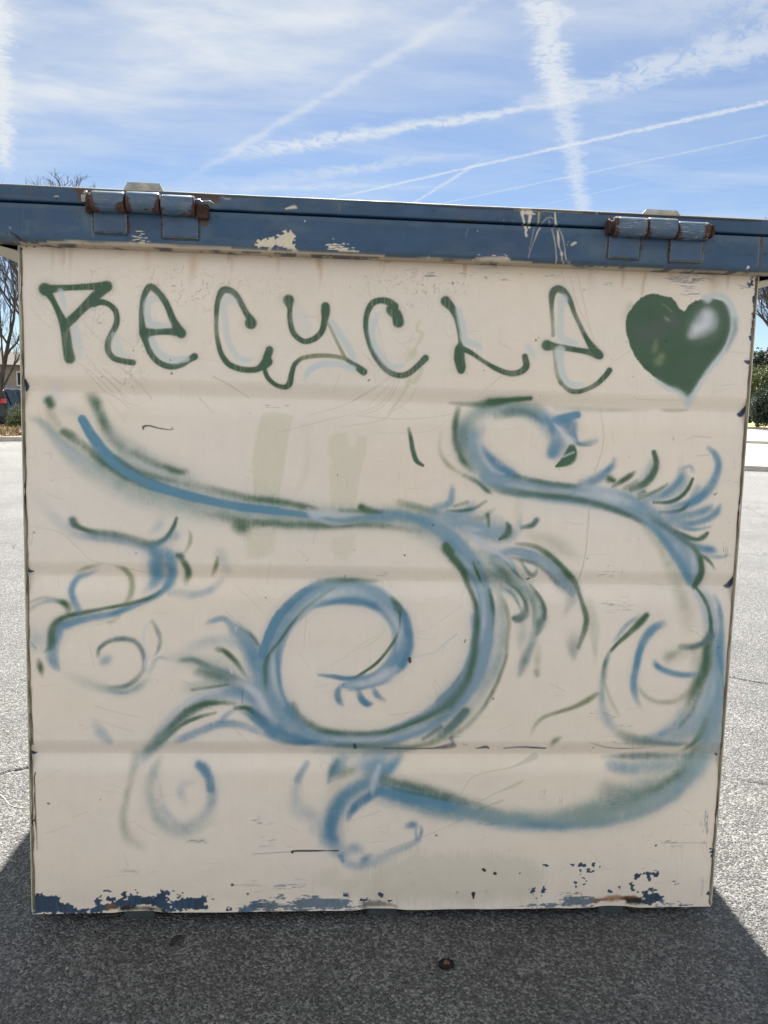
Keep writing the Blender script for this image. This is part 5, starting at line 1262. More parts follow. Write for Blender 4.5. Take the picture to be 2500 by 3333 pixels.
for xs in (.004, PW-.004):      # weld bead down each corner seam
    mb = MB(); pts = []; rr = random.Random(3)
    for k in range(60):
        vz = .01+k/59*(PH-.03); pts.append((xs+rr.uniform(-.0012, .0012), vz*sl_-.001, ZB+vz*cl_))
    mb.tube(pts, [.0028+rr.uniform(-.0006, .0006) for _ in pts], 6)
    mb.build("corner_weld", M_SEAM, dump, True)
mb = MB(); mb.box((-.0005, 2.201, .05), (PW+.0005, 2.209, H_TOP-.002)); mb.build("far_wall", M_CREAM, dump)
mb = MB(); mb.box((.004, .006, .030), (PW-.004, 2.195, .038)); mb.build("floor_plate", M_DARK, dump)
for fx0, fx1, zt in ((.2509, .3384, .045), (.9586, 1.0472, .045), (1.6595, 1.7391, .045)):
    mb = MB(); mb.box((fx0, .014, -.004), (fx1, 2.16, zt), bev=.004); mb.build("skid", simple("skid_steel", (70, 78, 80), .8, var=.4, scale=18, bump=.5), dump)
# rim: front face with a rounded lower lip, swept as a painted grid; sides and back as channels
prof = [(.082, 1.8845), (.060, 1.8840), (.040, 1.8850), (.030, 1.8872), (.0235, 1.8905), (.0205, 1.8950)]
zz = np.arange(1.897, 1.9745, .002); prof += [(.020, z) for z in zz]+[(.0212, 1.9765), (.026, 1.9780), (.10, 1.9782)]
prof = np.array(prof); un = np.arange(-.14, 2.1401, .002)
Ug, Yg = np.meshgrid(un, prof[:, 0]); _, Zg = np.meshgrid(un, prof[:, 1])
bend = .0012*(fbm(*Ug.shape, 40, 120, 43, 2)-.5)
ci = np.clip(((Zg-1.88)/RES).round().astype(int), 0, cu_.ny-1); cj = np.clip(((Ug+.16)/RES).round().astype(int), 0, cu_.nx-1)
Cr = cu_.C[ci, cj].copy()
und = (np.array(prof[:, 0]) > .032) & (np.array(prof[:, 1]) < 1.9)
mixu = sstep((fbm(len(prof), len(un), 3, 22, 47, 5)-.40)*9)[und]
Cr[und] = mixu[..., None]*lin((186, 172, 152))+(1-mixu[..., None])*lin((74, 78, 84))
grid_object("rim", Ug, Yg+bend, Zg, Cr, M_BLUE_P, dump)
for xa, xb, xw in ((-.14, -.132, -.0056), (PW+.14, PW+.132, PW+.0056)):
    mb = MB(); a, b = min(xa, xb), max(xa, xb)
    mb.box((a, .0225, 1.893), (b, 2.30, 1.977)); mb.build("side_rim", M_BLUE, dump); mb = MB()
    # sloping gusset from the wall up to the outer lip
    y0_, y1_ = .024, 2.28
    vs = [(xw, .079, 1.868), (xb, y0_, 1.892), (xb, y1_, 1.892), (xw, y1_, 1.868), (xw, .079, 1.872), (xb, y0_, 1.896), (xb, y1_, 1.896), (xw, y1_, 1.872)]
    mb.add(vs, [(0, 1, 2, 3), (7, 6, 5, 4), (0, 4, 5, 1), (1, 5, 6, 2), (2, 6, 7, 3), (3, 7, 4, 0)])
    recalc(mb.build("gusset", M_CREAM, dump))
mb = MB(); mb.box((-.14, 2.301, 1.893), (2.14, 2.309, 1.977)); mb.build("far_rim", M_BLUE, dump)
# lid: painted front edge, then a plate running back
lp = [(.10, 1.9835), (.026, 1.9836), (.0222, 1.9850)]+[(.0215, z) for z in np.arange(1.987, 2.021, .002)]+[(.0222, 2.0222), (.026, 2.0236), (.06, 2.0240), (.12, 2.0242)]
lp = np.array(lp); Ug, Yg = np.meshgrid(un, lp[:, 0]); _, Zg = np.meshgrid(un, lp[:, 1])
ci = np.clip(((Zg-1.88)/RES).round().astype(int), 0, cu_.ny-1); cj = np.clip(((Ug+.16)/RES).round().astype(int), 0, cu_.nx-1)
Cl = cu_.C[ci, cj].copy(); topm = lp[:, 1] > 2.0215; Cl[topm] = lin((176, 168, 146))*(.5+.9*fbm(len(lp), len(un), 3, 40, 49, 4)[topm])[..., None]
lidedge = grid_object("lid", Ug, Yg+.0025*(fbm(2, len(un), 2, 130, 53, 3)[0]-.5)[None, :], Zg+.0016*(fbm(2, len(un), 2, 90, 54, 3)[0]-.5)[None, :], Cl, M_BLUE_P, dump)
lidp = None
mb = MB(); mb.box((-.14, .1205, 2.0185), (2.14, 2.31, 2.0240)); lidp = mb.build("lid_plate", M_BLUE, dump)
for b0, b1 in (((-.14, .121, 1.985), (-.134, 2.31, 2.018)), ((2.134, .121, 1.985), (2.14, 2.31, 2.018)), ((-.134, 2.304, 1.985), (2.134, 2.31, 2.018))):
    mb = MB(); mb.box(b0, b1); mb.build("lid_flange", M_BLUE, lidp)
for xx in (.5, 1.0, 1.5):
    mb = MB(); mb.box((xx-.03, .16, 2.0242), (xx+.03, 2.27, 2.036), bev=.006); mb.build("lid_rib", M_BLUE, lidp)

def knuckle_mat(seed, shine):
    m_, gg, b = newmat("hinge_paint"); t = gg.mapping(gg.n('ShaderNodeTexCoord').outputs['Object'], loc=(seed, 0, 0))
    n1 = gg.noise(t, 30, 5, .65); c_ = gg.mix(gg.ss(n1, .35, .65), (*lin((64, 92, 120)), 1), (*lin((80, 98, 110)), 1))
    n2 = gg.noise(t, 24, 6, .7, .4); 
    att = gg.n('ShaderNodeAttribute', attribute_name='edge').outputs['Fac']
    r_ = gg.ss(gg.m('ADD', n2, gg.m('MULTIPLY', att, .34)), .69, .75)
    c_ = gg.mix(r_, c_, (*lin((70, 48, 40)), 1))
    sc = gg.noise(gg.mapping(t, (1, 6, 12), (0, .2, 0)), 40, 4, .7)
    c_ = gg.mix(gg.m('MULTIPLY', gg.ss(sc, .56, .68), shine), c_, (*lin((176, 182, 190)), 1))
    gg.put(b.inputs['Base Color'], c_); gg.put(b.inputs['Roughness'], gg.ss(r_, 0, 1, .38, .85)); b.inputs['Specular IOR Level'].default_value = .6
    bn = gg.n('ShaderNodeBump', i={'Height': gg.m('ADD', n2, r_), 'Strength': .5, 'Distance': .0015}); gg.put(b.inputs['Normal'], bn.outputs[0]); return m_
def knuckle(x0, x1, zt, zb, parent, mat, drop):
    """bent plate wrapped round the pin: round front, squarer top, flat back"""
    rr = (zt-zb)/2; zc_ = (zt+zb)/2; yc = .0165-rr*.5; ring = []
    for k in range(28):
        a = 2*math.pi*k/28; ca, sa = math.cos(a), math.sin(a); q = 2.35
        y = math.copysign(abs(ca)**(2/q), ca)*rr*.92; z = math.copysign(abs(sa)**(2/q), sa)*rr
        ring.append((yc+y, zc_+z))
    xs = [x0, x0+.0012, x0+.004]+[x0+(x1-x0)*t for t in (.25, .5, .75)]+[x1-.004, x1-.0012, x1]; sc = [.90, .97, 1, 1, 1, 1, 1, .97, .90]
    v_ = []; f = []; n = 28; ed = []
    for x, s_ in zip(xs, sc):
        for y, z in ring: v_.append((x, yc+(y-yc)*s_, zc_+(z-zc_)*s_)); ed.append(max(0, 1-min(x-x0, x1-x)/.014)*.9+max(0, (zc_-z)/rr)*.42)
    for i in range(len(xs)-1):
        for k in range(n): f.append((i*n+k, i*n+(k+1) % n, (i+1)*n+(k+1) % n, (i+1)*n+k))
    f.append(tuple(range(n))[::-1]); f.append(tuple((len(xs)-1)*n+k for k in range(n)))
    mb = MB(); mb.add(v_, f); o = recalc(mb.build("knuckle", mat, parent, True))
    at = o.data.attributes.new('edge', 'FLOAT', 'POINT'); at.data.foreach_set('value', ed)
    return o
def plate_mat():
    m_, gg, b = newmat("welded_plate_paint"); t = gg.n('ShaderNodeTexCoord').outputs['Object']
    n1 = gg.noise(t, 25, 5, .6); att = gg.n('ShaderNodeAttribute', attribute_name='edge').outputs['Fac']
    c_ = gg.mix(gg.ss(n1, .35, .65), (*lin((64, 90, 118)), 1), (*lin((56, 80, 106)), 1))
    n2 = gg.noise(t, 60, 5, .7)
    c_ = gg.mix(gg.ss(gg.m('ADD', n2, gg.m('MULTIPLY', att, .30)), .66, .86), c_, (*lin((96, 100, 96)), 1))
    c_ = gg.mix(gg.ss(gg.m('ADD', n2, gg.m('MULTIPLY', att, .22)), .86, .92), c_, (*lin((58, 46, 42)), 1))
    gg.put(b.inputs['Base Color'], c_); b.inputs['Roughness'].default_value = .5
    bn = gg.n('ShaderNodeBump', i={'Height': n2, 'Strength': .4, 'Distance': .001}); gg.put(b.inputs['Normal'], bn.outputs[0]); return m_
M_PLATE = plate_mat()
def plate(mb_list, x0, x1, zb, zt, y0=.0125, y1=.0205, tilt=0):
    n = 12; v_ = []; ed = []
    for j in range(n+1):
        for i in range(n+1):
            s_, t_ = i/n, j/n; x = x0+(x1-x0)*s_; z = zb+(zt-zb)*t_+tilt*(x-x0); dmin = min(x-x0, x1-x, z-zb-tilt*(x-x0))
            v_.append((x, y0+(.0025 if dmin < .0005 else 0), z)); ed.append(max(0, 1-dmin/.010))
    b0 = len(v_)
    f = [(j*(n+1)+i, j*(n+1)+i+1, (j+1)*(n+1)+i+1, (j+1)*(n+1)+i) for j in range(n) for i in range(n)]
    per = [i for i in range(n+1)]+[(j)*(n+1)+n for j in range(1, n+1)]+[n*(n+1)+i for i in range(n-1, -1, -1)]+[j*(n+1) for j in range(n-1, 0, -1)]
    for p in per: v_.append((v_[p][0], y1, v_[p][2])); ed.append(1)
    m_ = len(per); f += [(per[k], b0+k, b0+(k+1) % m_, per[(k+1) % m_]) for k in range(m_)]
    mb_list.append((v_, f, ed))
def hinge(ks, plates, tab, seed, shine, bolt_style):
    """leaf of the middle knuckle, up over the lid edge, is the hinge's own mesh; everything else is a piece of it"""
    x0, x1, zl, zh = tab; rr = random.Random(int(seed*10)); mb = MB()
    poly = [(x0-.010, 1.990), (x0-.010, zl), (x0+.001, zh), (x1-.002, zh), (x1+.008, zl), (x1+.008, 1.990)]
    mb.prism([(x, z) for x, z in poly], .0245, .0335, fn=lambda x, y, z: (x, z, y)); h = recalc(mb.build("hinge", M_TAB, dump))
    for a in plates:
        pl = []; plate(pl, *a); v_, f, ed = pl[0]; mb = MB(); mb.add(v_, f)
        p_ = recalc(mb.build("hinge_plate", M_PLATE, h)); at = p_.data.attributes.new('edge', 'FLOAT', 'POINT'); at.data.foreach_set('value', ed)
    for k, (x0, x1, zt, zb) in enumerate(ks): knuckle(x0, x1, zt, zb, h, knuckle_mat(seed+k*1.7, shine), 0)
    for (x0, x1, zb, zt, *_r) in plates:
        pts = [(x0-.0015, .0175, zt-(zt-zb)*t/12) for t in range(13)]+[(x0+(x1-x0)*t/14, .0180, zb-.002) for t in range(1, 14)]+[(x1+.0015, .0175, zb+(zt-zb)*t/12) for t in range(13)]
        pts = [(x+rr.uniform(-.001, .001), y, z+rr.uniform(-.0008, .0008)) for x, y, z in pts]
        mb = MB(); mb.tube(pts, [.0017+rr.uniform(-.0007, .0007) for _ in pts], 6); mb.build("weld_bead", M_WELD, h, True)
    zc_ = (ks[0][2]+ks[0][3])/2; xa, xb = ks[0][0], ks[-1][1]
    if bolt_style == 0:
        mb = MB(); mb.tube([(xa-.012, .006, zc_), (xa-.001, .006, zc_)], [.021, .023], 12); mb.build("washer", M_RUST, h)
        mb = MB(); mb.tube([(xa-.026, .004, zc_+.006), (xa-.012, .004, zc_+.006)], [.010, .010], 6); mb.build("bolt_end", M_STEEL, h)
        mb = MB(); mb.box((xa-.020, .004, zc_-.026), (xa-.002, .0195, zc_+.012), bev=.002); mb.build("stop_block", M_RUST, h)
        mb = MB(); mb.box((xb+.002, .002, ks[-1][3]-.003), (xb+.034, .0195, ks[-1][3]+.032), bev=.002); mb.build("stop_block", M_RUST, h)
        zz_ = ks[-1][2]-.016; mb = MB()
        mb.tube([(xb-.012, -.012, zz_-.002), (xb+.006, -.014, zz_+.004), (xb+.014, -.012, zz_+.0045), (xb+.020, -.010, zz_), (xb+.030, -.010, zz_+.002), (xb+.040, -.012, zz_+.002), (xb+.052, -.014, zz_-.004)], [.0013, .0018, .0022, .0018, .0020, .0020, .0012], 6)
        mb.build("cotter_pin", M_STEEL, h, True)
        mb = MB(); mb.tube([(xa-.018, -.009, zc_+.013), (xa-.012, -.011, zc_+.019), (xa-.006, -.010, zc_+.015)], [.0030, .004, .0025], 6); mb.build("cotter_pin", M_STEEL, h, True)
    else:
        mb = MB(); mb.tube([(xa-.016, .006, zc_-.001), (xa-.013, .006, zc_-.001), (xa-.012, .006, zc_-.001), (xa-.0005, .006, zc_)], [.019, .0215, .017, .017], 16); mb.build("washer", M_RUST, h)
        z2 = (ks[-1][2]+ks[-1][3])/2
        mb = MB(); mb.tube([(xb+.0005, .004, z2+.001), (xb+.008, .004, z2+.001), (xb+.0085, .004, z2+.001), (xb+.014, .004, z2+.001)], [.016, .016, .020, .018], 6); mb.build("bolt_head", M_RUST, h)
    return h
M_WELD = simple("rusty_weld", (66, 88, 108), .8, scale=40, bump=.6, c2=(88, 88, 80))
hinge([(.2154, .2965, 2.0100, 1.9600), (.3012, .3831, 2.0122, 1.9625), (.3874, .4693, 2.0085, 1.9590)],
      [(.2130, .2961, 1.9125, 1.9640), (.3854, .4748, 1.9070, 1.9630)], (.2960, .3790, 2.022, 2.0410), 1.3, .35, 0)
hinge([(1.5545, 1.6405, 2.0060, 1.9562), (1.6430, 1.7225, 2.0072, 1.9575), (1.7250, 1.8085, 2.0018, 1.9555)],
      [(1.5500, 1.6343, 1.9045, 1.9600), (1.7178, 1.8060, 1.9015, 1.9590)], (1.6480, 1.7340, 2.022, 2.0345), 5.1, .8, 1)

# ------------------------------------------------------------------ litter
def leaf_mesh(L, W_, curl, seed):
    mb = MB(); rr = random.Random(seed); n = 10; v_ = []; f = []
    for i in range(n+1):
        t = i/n; wv = W_*math.sin(math.pi*min(1, t*.92+.06))**.7*(1-.25*t)
        for j, s_ in enumerate((-1, -.5, 0, .5, 1)):
            x = (t-.5)*L; y = s_*wv; z = .004+abs(s_)**1.6*curl*(.6+.4*rr.random())+math.sin(t*3.1)*.006
            v_.append((x, y, z))
    for i in range(n):
        for j in range(4): f.append((i*5+j, i*5+j+1, (i+1)*5+j+1, (i+1)*5+j))
    mb.add(v_, f); return mb
M_LEAF = simple("dark_dry_leaf", (44, 42, 46), .7, scale=120, bump=.4, c2=(28, 26, 30))
o = leaf_mesh(.042, .012, .006, 3).build("dry_leaf", M_LEAF, None, True); o.location = (-.5415, 1.868, 0); o.rotation_euler = (0, 0, R(63))
sm = o.modifiers.new("thick", 'SOLIDIFY'); sm.thickness = .0012
tag(o, "dark curled dry leaf lying on the shaded asphalt in front of the dumpster", "leaf")
e = empty("seed_pod", (.2063, 1.812, 0), R(10)); tag(e, "small round black seed pod with a brown nut lying on the shaded asphalt", "seed pod")
def blob(rx, ry, rz, seed, amp, n1=16, n2=24, c=(0, 0, 0)):
    rr = random.Random(seed); mb = MB(); v_ = []; f = []; ph = [rr.uniform(0, 6.28) for _ in range(6)]
    for i in range(n1+1):
        th = math.pi*i/n1
        for k in range(n2):
            a = 2*math.pi*k/n2; s_ = 1+amp*(math.sin(3*a+ph[0]+2*th)+math.sin(5*a+ph[1]-3*th)*.6+math.sin(7*th+ph[2]+a)*.5)
            v_.append((c[0]+rx*s_*math.sin(th)*math.cos(a), c[1]+ry*s_*math.sin(th)*math.sin(a), c[2]+rz*s_*math.cos(th)))
    for i in range(n1):
        for k in range(n2): f.append((i*n2+k, (i+1)*n2+k, (i+1)*n2+(k+1) % n2, i*n2+(k+1) % n2))
    mb.add(v_, f); return mb
mb = MB()
for k in range(22):          # ragged ring of husk around the nut
    a = 2*math.pi*k/22; r0 = .0135+.002*math.sin(k*2.3); b_ = blob(.006, .0045, .006+.0015*math.sin(k*1.7), k, .10, 6, 8, (r0*math.cos(a)*1.15, r0*math.sin(a)*.9, .006)); mb.add(b_.v, b_.f)
mb.build("husk", simple("black_husk", (20, 18, 20), .7, scale=200, bump=.5), e, True)
blob(.0105, .0095, .008, 4, .05, c=(0, -.001, .008)).build("nut", simple("brown_nut", (128, 88, 66), .6, scale=180, bump=.5, c2=(84, 50, 36), stretch=(1, .3, 1)), e, True)
mb = MB(); mb.tube([(-1.50, 2.66, .0015), (-1.455, 2.636, .0015), (-1.419, 2.611, .0015), (-1.388, 2.584, .0015), (-1.35, 2.543, .0015), (-1.319, 2.528, .0015), (-1.27, 2.52, .0015)], [.0013]*7, 6)
tag(mb.build("string", simple("white_string", (225, 222, 212), .8), None, True), "short piece of white string lying on the sunlit asphalt left of the dumpster", "string")
M_PEB = simple("pebble_stone", (150, 144, 136), .8, scale=60, c2=(110, 106, 100))
peb0 = None; rp = random.Random(14)
pebs = [(.06, 1.70, .004, "pale pebble on the shaded asphalt left of the seed pod"), (.47, 1.80, .0035, "pale pebble on the shaded asphalt right of the seed pod"), (-.80, 1.76, .0045, "pale pebble on the shaded asphalt near the lower left corner of the picture"),
        (-.36, 1.62, .005, "pale pebble on the shaded asphalt nearest the bottom edge of the picture")]
for x, y, r_, lb in pebs:
    o = blob(r_*1.3, r_, r_*.8, int(x*100)+50, .08, 8, 10, (0, 0, r_*.6)).build("pebble", M_PEB, None, True); o.location = (x, y, 0); o.rotation_euler = (0, 0, rp.uniform(0, 3)); tag(o, lb, "pebble", "loose pebbles in the shade")

# ------------------------------------------------------------------ vegetation
M_BARK = simple("grey_bark", (88, 80, 74), .9, scale=14, bump=.8, c2=(58, 52, 50), stretch=(1, 1, .2))
M_TWIG = simple("twig_bark", (84, 78, 74), .9, scale=10, c2=(60, 56, 54))
def branchy(seed, trunk_pts, trunk_r, nlimb, height, spread, depth=4, up=.55, twig=.006, nchild=(3, 4), z_lo=.3):
    """bare tree: returns trunk MB and crown MB (tapered tubes, recursively forked)"""
    rr = random.Random(seed); tr = MB(); tr.tube(trunk_pts, trunk_r, 10); cr_ = MB()
    def grow(p, d, L, r, k):
        n = 4 if k > 1 else 3; pts = [p]; rad = [r]; q = p.copy(); dd = d.copy()
        for i in range(n):
            dd = (dd+Vector((rr.gauss(0, .13), rr.gauss(0, .13), rr.gauss(0, .08)+up*.10))).normalized(); q = q+dd*L/n; pts.append(q.copy()); rad.append(max(twig*.7, r*(1-(i+1)/n*.5)))
        cr_.tube(pts, rad, 6 if k > 2 else (4 if k > 1 else 3), cap=False)
        if k <= 0: return
        for c in range(rr.randint(*nchild)+(1 if k == 1 else 0)):
            t = rr.uniform(.25, 1.0) if c else 1.0; idx = min(n-1, int(t*n)); f = t*n-idx; bp = pts[idx].lerp(pts[idx+1], min(1, f)) if idx < n else pts[-1]
            ax = dd.orthogonal().normalized(); ax.rotate(Matrix.Rotation(rr.uniform(0, 6.28), 3, dd)); nd = (dd*math.cos(rr.uniform(.3, .75))+ax*math.sin(rr.uniform(.35, .85))*spread+Vector((0, 0, up*.35))).normalized()
            grow(bp, nd, L*rr.uniform(.55, .8), max(twig, r*rr.uniform(.42, .6)), k-1)
    tp = [Vector(p) for p in trunk_pts]
    for i in range(nlimb):
        t = z_lo+(1-z_lo)*(i+1)/nlimb; f = t*(len(tp)-1); j = min(len(tp)-2, int(f)); bp = tp[j].lerp(tp[j+1], f-j); r0 = trunk_r[j]*.6
        a = i*2.4+rr.uniform(-.4, .4); d = Vector((math.cos(a)*spread, math.sin(a)*spread, 1.0 if i < nlimb-1 else 2)).normalized()
        grow(bp, d, height*rr.uniform(.26, .36), r0, depth)
    return tr, cr_
def bare_tree(name, loc, seed, trunk, tr_r, label, cat="tree", group=None, **k):
    e_ = empty(name, loc); tag(e_, label, cat, group); fit = k.pop('fit', None); tr, cr_ = branchy(seed, trunk, tr_r, **k)
    if fit:      # size the crown to the wanted height and half-width
        zs = sorted(p[2] for p in cr_.v); zm = zs[int(len(zs)*fit[2])] if len(fit) > 2 else zs[-1]; xm = sorted(abs(p[0]) for p in cr_.v if p[2] > zm*.8)[-8]; fz = fit[0]/zm; fx = fit[1]/max(xm, .1)
        cr_.v = [(p[0]*(1+(fx-1)*min(1, max(0, p[2]/zm))), p[1]*(1+(fx-1)*min(1, max(0, p[2]/zm))), p[2]*fz if p[2] < zm else fit[0]+(p[2]-zm)*fz*.28) for p in cr_.v]; tr.v = [(p[0]*(1+(fx-1)*min(1, max(0, p[2]/zm))), p[1]*(1+(fx-1)*min(1, max(0, p[2]/zm))), p[2]*fz) for p in tr.v]
    tr.build("trunk", M_BARK, e_, True); cr_.build("crown", M_TWIG, e_); return e_
bare_tree("bare_tree", (-14.25, 27, .13), 4, [(0, 0, -.1), (.15, 0, 1.2), (.48, 0, 2.6), (.75, .05, 3.7), (1.05, .1, 4.6), (1.3, 0, 5.6)], [.12, .10, .085, .07, .055, .04],
          "leafless grey tree leaning right, seen in the gap left of the dumpster", nlimb=10, height=5.6, spread=.62, depth=4, z_lo=.15, fit=(8.3, 1.9), group="leafless trees behind the dumpster")
bare_tree("bare_tree", (-15.6, 33.8, 0), 9, [(0, 0, -.1), (.05, 0, 1.5), (0, .1, 2.8), (.1, .1, 4.3), (.1, 0, 5.6)], [.2, .17, .14, .10, .05],
          "tall leafless tree whose twig tips show above the dumpster lid at the left", nlimb=12, height=6.6, spread=.75, depth=4, up=.8, z_lo=.22, fit=(10.7, 2.9, .95), group="leafless trees behind the dumpster")
bare_tree("bare_tree", (-17.4, 29, .1), 14, [(0, 0, -.1), (.1, 0, 1.5), (.3, .1, 3), (.7, .1, 4.2), (1.0, 0, 5)], [.11, .10, .08, .065, .04],
          "second leafless grey tree just beyond the left edge, its branches crossing the gap", nlimb=9, height=6.5, spread=.7, depth=4, z_lo=.2, fit=(8.0, 2.2), group="leafless trees behind the dumpster")
bare_tree("bare_tree", (30.4, 55, 0), 23, [(0, 0, -.1), (-.1, 0, 2.5), (-.4, 0, 5), (-.7, 0, 7), (-1.2, 0, 9.5)], [.34, .29, .24, .2, .10],
          "leafless tree with a fine haze of twigs right of the dumpster above the evergreens", nlimb=10, height=11, spread=.7, depth=4, twig=.014, nchild=(3, 5), z_lo=.35, group="leafless trees behind the dumpster")

def leaf_mat(name, c, c2):
    m_, gg, b = newmat(name); t = gg.n('ShaderNodeTexCoord').outputs['Object']; rnd_ = gg.n('ShaderNodeNewGeometry').outputs['Random Per Island']
    cc = gg.mix(rnd_, (*lin(c), 1), (*lin(c2), 1)); cc = gg.mix(gg.m('MULTIPLY', gg.noise(t, 1.2, 3), .4), cc, (*lin(c2), 1))
    gg.put(b.inputs['Base Color'], cc); b.inputs['Roughness'].default_value = .6
    tr = gg.n('ShaderNodeBsdfTranslucent', i={0: cc}); mx = gg.n('ShaderNodeMixShader', i={0: .25, 1: b.outputs[0], 2: tr.outputs[0]})
    out = [n for n in m_.node_tree.nodes if n.type == 'OUTPUT_MATERIAL'][0]; gg.put(out.inputs[0], mx.outputs[0]); return m_
ML_DARK = leaf_mat("dark_evergreen_leaves", (50, 66, 48), (34, 46, 40)); ML_MID = leaf_mat("olive_leaves", (104, 112, 66), (70, 84, 52)); ML_PINE = leaf_mat("pine_needles", (66, 76, 64), (44, 52, 50))
def crown_mb(seed, lobes, n, leaf, flat=1.0):
    """many leaf-sized quads scattered through the volume of several overlapping lobes"""
    rs = np.random.default_rng(seed); mb = MB(); L = np.array(lobes, float); wts = (L[:, 3]*L[:, 4]*L[:, 5])**(2/3); wts /= wts.sum()
    idx = rs.choice(len(L), n, p=wts); d = rs.normal(size=(n, 3)); d /= np.linalg.norm(d, axis=1)[:, None]; rad = rs.random(n)**.38*(1+.16*rs.normal(size=n))
    # clumping: leaves gather round random tufts so that gaps open between them
    tuft = rs.normal(size=(len(L)*34, 3)); tuft /= np.linalg.norm(tuft, axis=1)[:, None]; j = rs.integers(0, len(tuft), n); d = d*.26+tuft[j]; d /= np.linalg.norm(d, axis=1)[:, None]
    c = L[idx, :3]+d*rad[:, None]*L[idx, 3:6]
    a = rs.normal(size=(n, 3)); a /= np.linalg.norm(a, axis=1)[:, None]; b = np.cross(a, rs.normal(size=(n, 3))); b /= np.linalg.norm(b, axis=1)[:, None]
    s_ = leaf*(.6+.8*rs.random(n))[:, None]; V_ = np.stack([c-a*s_, c-b*s_*.45, c+a*s_, c+b*s_*.45], 1).reshape(-1, 3)
    mb.v = [tuple(p) for p in V_.tolist()]; mb.f = [(4*i, 4*i+1, 4*i+2, 4*i+3) for i in range(n)]; mb.mi = [0]*n; return mb
def leafy(name, loc, seed, lobes, n, leaf, mat, label, cat, th, tr_=.15, group=None):
    e_ = empty(name, loc); tag(e_, label, cat, group); mb = MB(); mb.tube([(0, 0, -.1), (.04*th, 0, th*.5), (0, .02, th)], [tr_, tr_*.8, tr_*.4], 8)
    for k in range(6):
        a = k*1.05+seed; mb.tube([(0, 0, th*(.3+.1*k)), (math.cos(a)*th*.25, math.sin(a)*th*.25, th*(.45+.1*k))], [tr_*.4, tr_*.15], 5)
    mb.build("trunk", M_BARK, e_, True); crown_mb(seed, lobes, n, leaf).build("crown", mat, e_); return e_
leafy("shrub", (-13.15, 26.6, .1), 31, [(0, 0, .62, .42, .4, .5), (.25, 0, .45, .3, .3, .38), (-.25, .1, .4, .28, .3, .32)], 3200, .035, ML_MID, "olive green bush in the planter in front of the parked cars at the left", "bush", .7, .03)
r3 = random.Random(77)
gc = MB(); rs = np.random.default_rng(5); n = 26000
P3 = np.stack([rs.uniform(-8.7, 8.7, n), rs.uniform(.3, 3.7, n), rs.random(n)**1.5*.32], 1); cl2 = (np.sin(P3[:, 0]*3.1)+np.sin(P3[:, 1]*4.3+P3[:, 0])+np.sin(P3[:, 0]*7.7+1)); P3 = P3[cl2 > -.6]
a = rs.normal(size=P3.shape)*.03; b = rs.normal(size=P3.shape)*.03
Wm = np.array(ISL); V_ = np.stack([P3-a, P3+b, P3+a], 1).reshape(-1, 3); V_ = V_@Wm[:3, :3].T+Wm[:3, 3]+np.array([0, 0, .13])
gc.v = [tuple(p) for p in V_.tolist()]; gc.f = [(3*i, 3*i+1, 3*i+2) for i in range(len(P3))]; gc.mi = [0]*len(P3)
tag(gc.build("ground_cover", leaf_mat("dry_ground_cover", (168, 146, 112), (96, 84, 62))), "dry brown ground cover in the kerbed planter", "ground cover", kind='stuff')
leafy("evergreen_shrub", (46.3, 90, .3), 41, [(0, 0, 2.9, 2.3, 2.3, 2.6), (-1.2, 0, 2.0, 1.2, 1.4, 1.7), (1.5, .5, 2.2, 1.6, 1.6, 2.0)], 9000, .17, ML_DARK, "large dark green bush standing on the grass right of the dumpster", "bush", 2.5, .2)
leafy("evergreen_tree", (49.2, 99, .3), 43, [(0, 0, 5.6, 2.6, 2.6, 2.2), (-1.6, 0, 4.6, 1.8, 2, 2.2), (1.6, 0, 4.8, 2, 2, 2), (0, 0, 3, 2, 2, 2)], 9000, .19, ML_MID, "sunlit olive green tree behind the large dark bush at the right", "tree", 5.5, .25)
leafy("pine_tree", (60.5, 122, .3), 47, [(0, 0, 10.4, 2.2, 2.2, 1.7), (-1.8, 0, 8.8, 2.4, 2.4, 1.4), (1.8, 0, 8.6, 2.6, 2.4, 1.6), (0, 0, 7, 3.4, 3.0, 1.7), (-2.4, 0, 5.2, 1.8, 1.8, 1.2), (2.6, 0, 5.2, 2, 2, 1.3)], 14000, .22, ML_PINE, "dark pine tree rising behind the olive green tree at the far right", "pine tree", 9.5, .35)
leafy("evergreen_tree", (66, 128, .3), 51, [(0, 0, 6.0, 3.6, 3.2, 3.6), (2.4, 0, 5.0, 2.4, 2.4, 3)], 9000, .24, ML_DARK, "round dark tree beyond the grass just outside the right edge", "tree", 5, .3)
leafy("evergreen_tree", (53, 131, .3), 53, [(0, 0, 3.2, 3.0, 2.6, 2.4), (-3, 0, 2.4, 2.2, 2, 1.7), (-7, 0, 2.2, 2.4, 2, 1.7)], 8000, .22, ML_MID, "low line of pale green foliage on the far side of the grass", "trees", 2.5, .25)

rw = random.Random(4); lob = [(x+rw.uniform(-2, 2), 165+rw.uniform(-6, 6), rw.uniform(1.5, 2.6), rw.uniform(4, 7), 4, rw.uniform(2.2, 4.2)) for x in range(-190, 200, 7)]
tag(crown_mb(88, lob, 26000, .62).build("tree_line", ML_DARK), "far dark band of trees along the horizon beyond the lot", "tree line", kind='stuff')
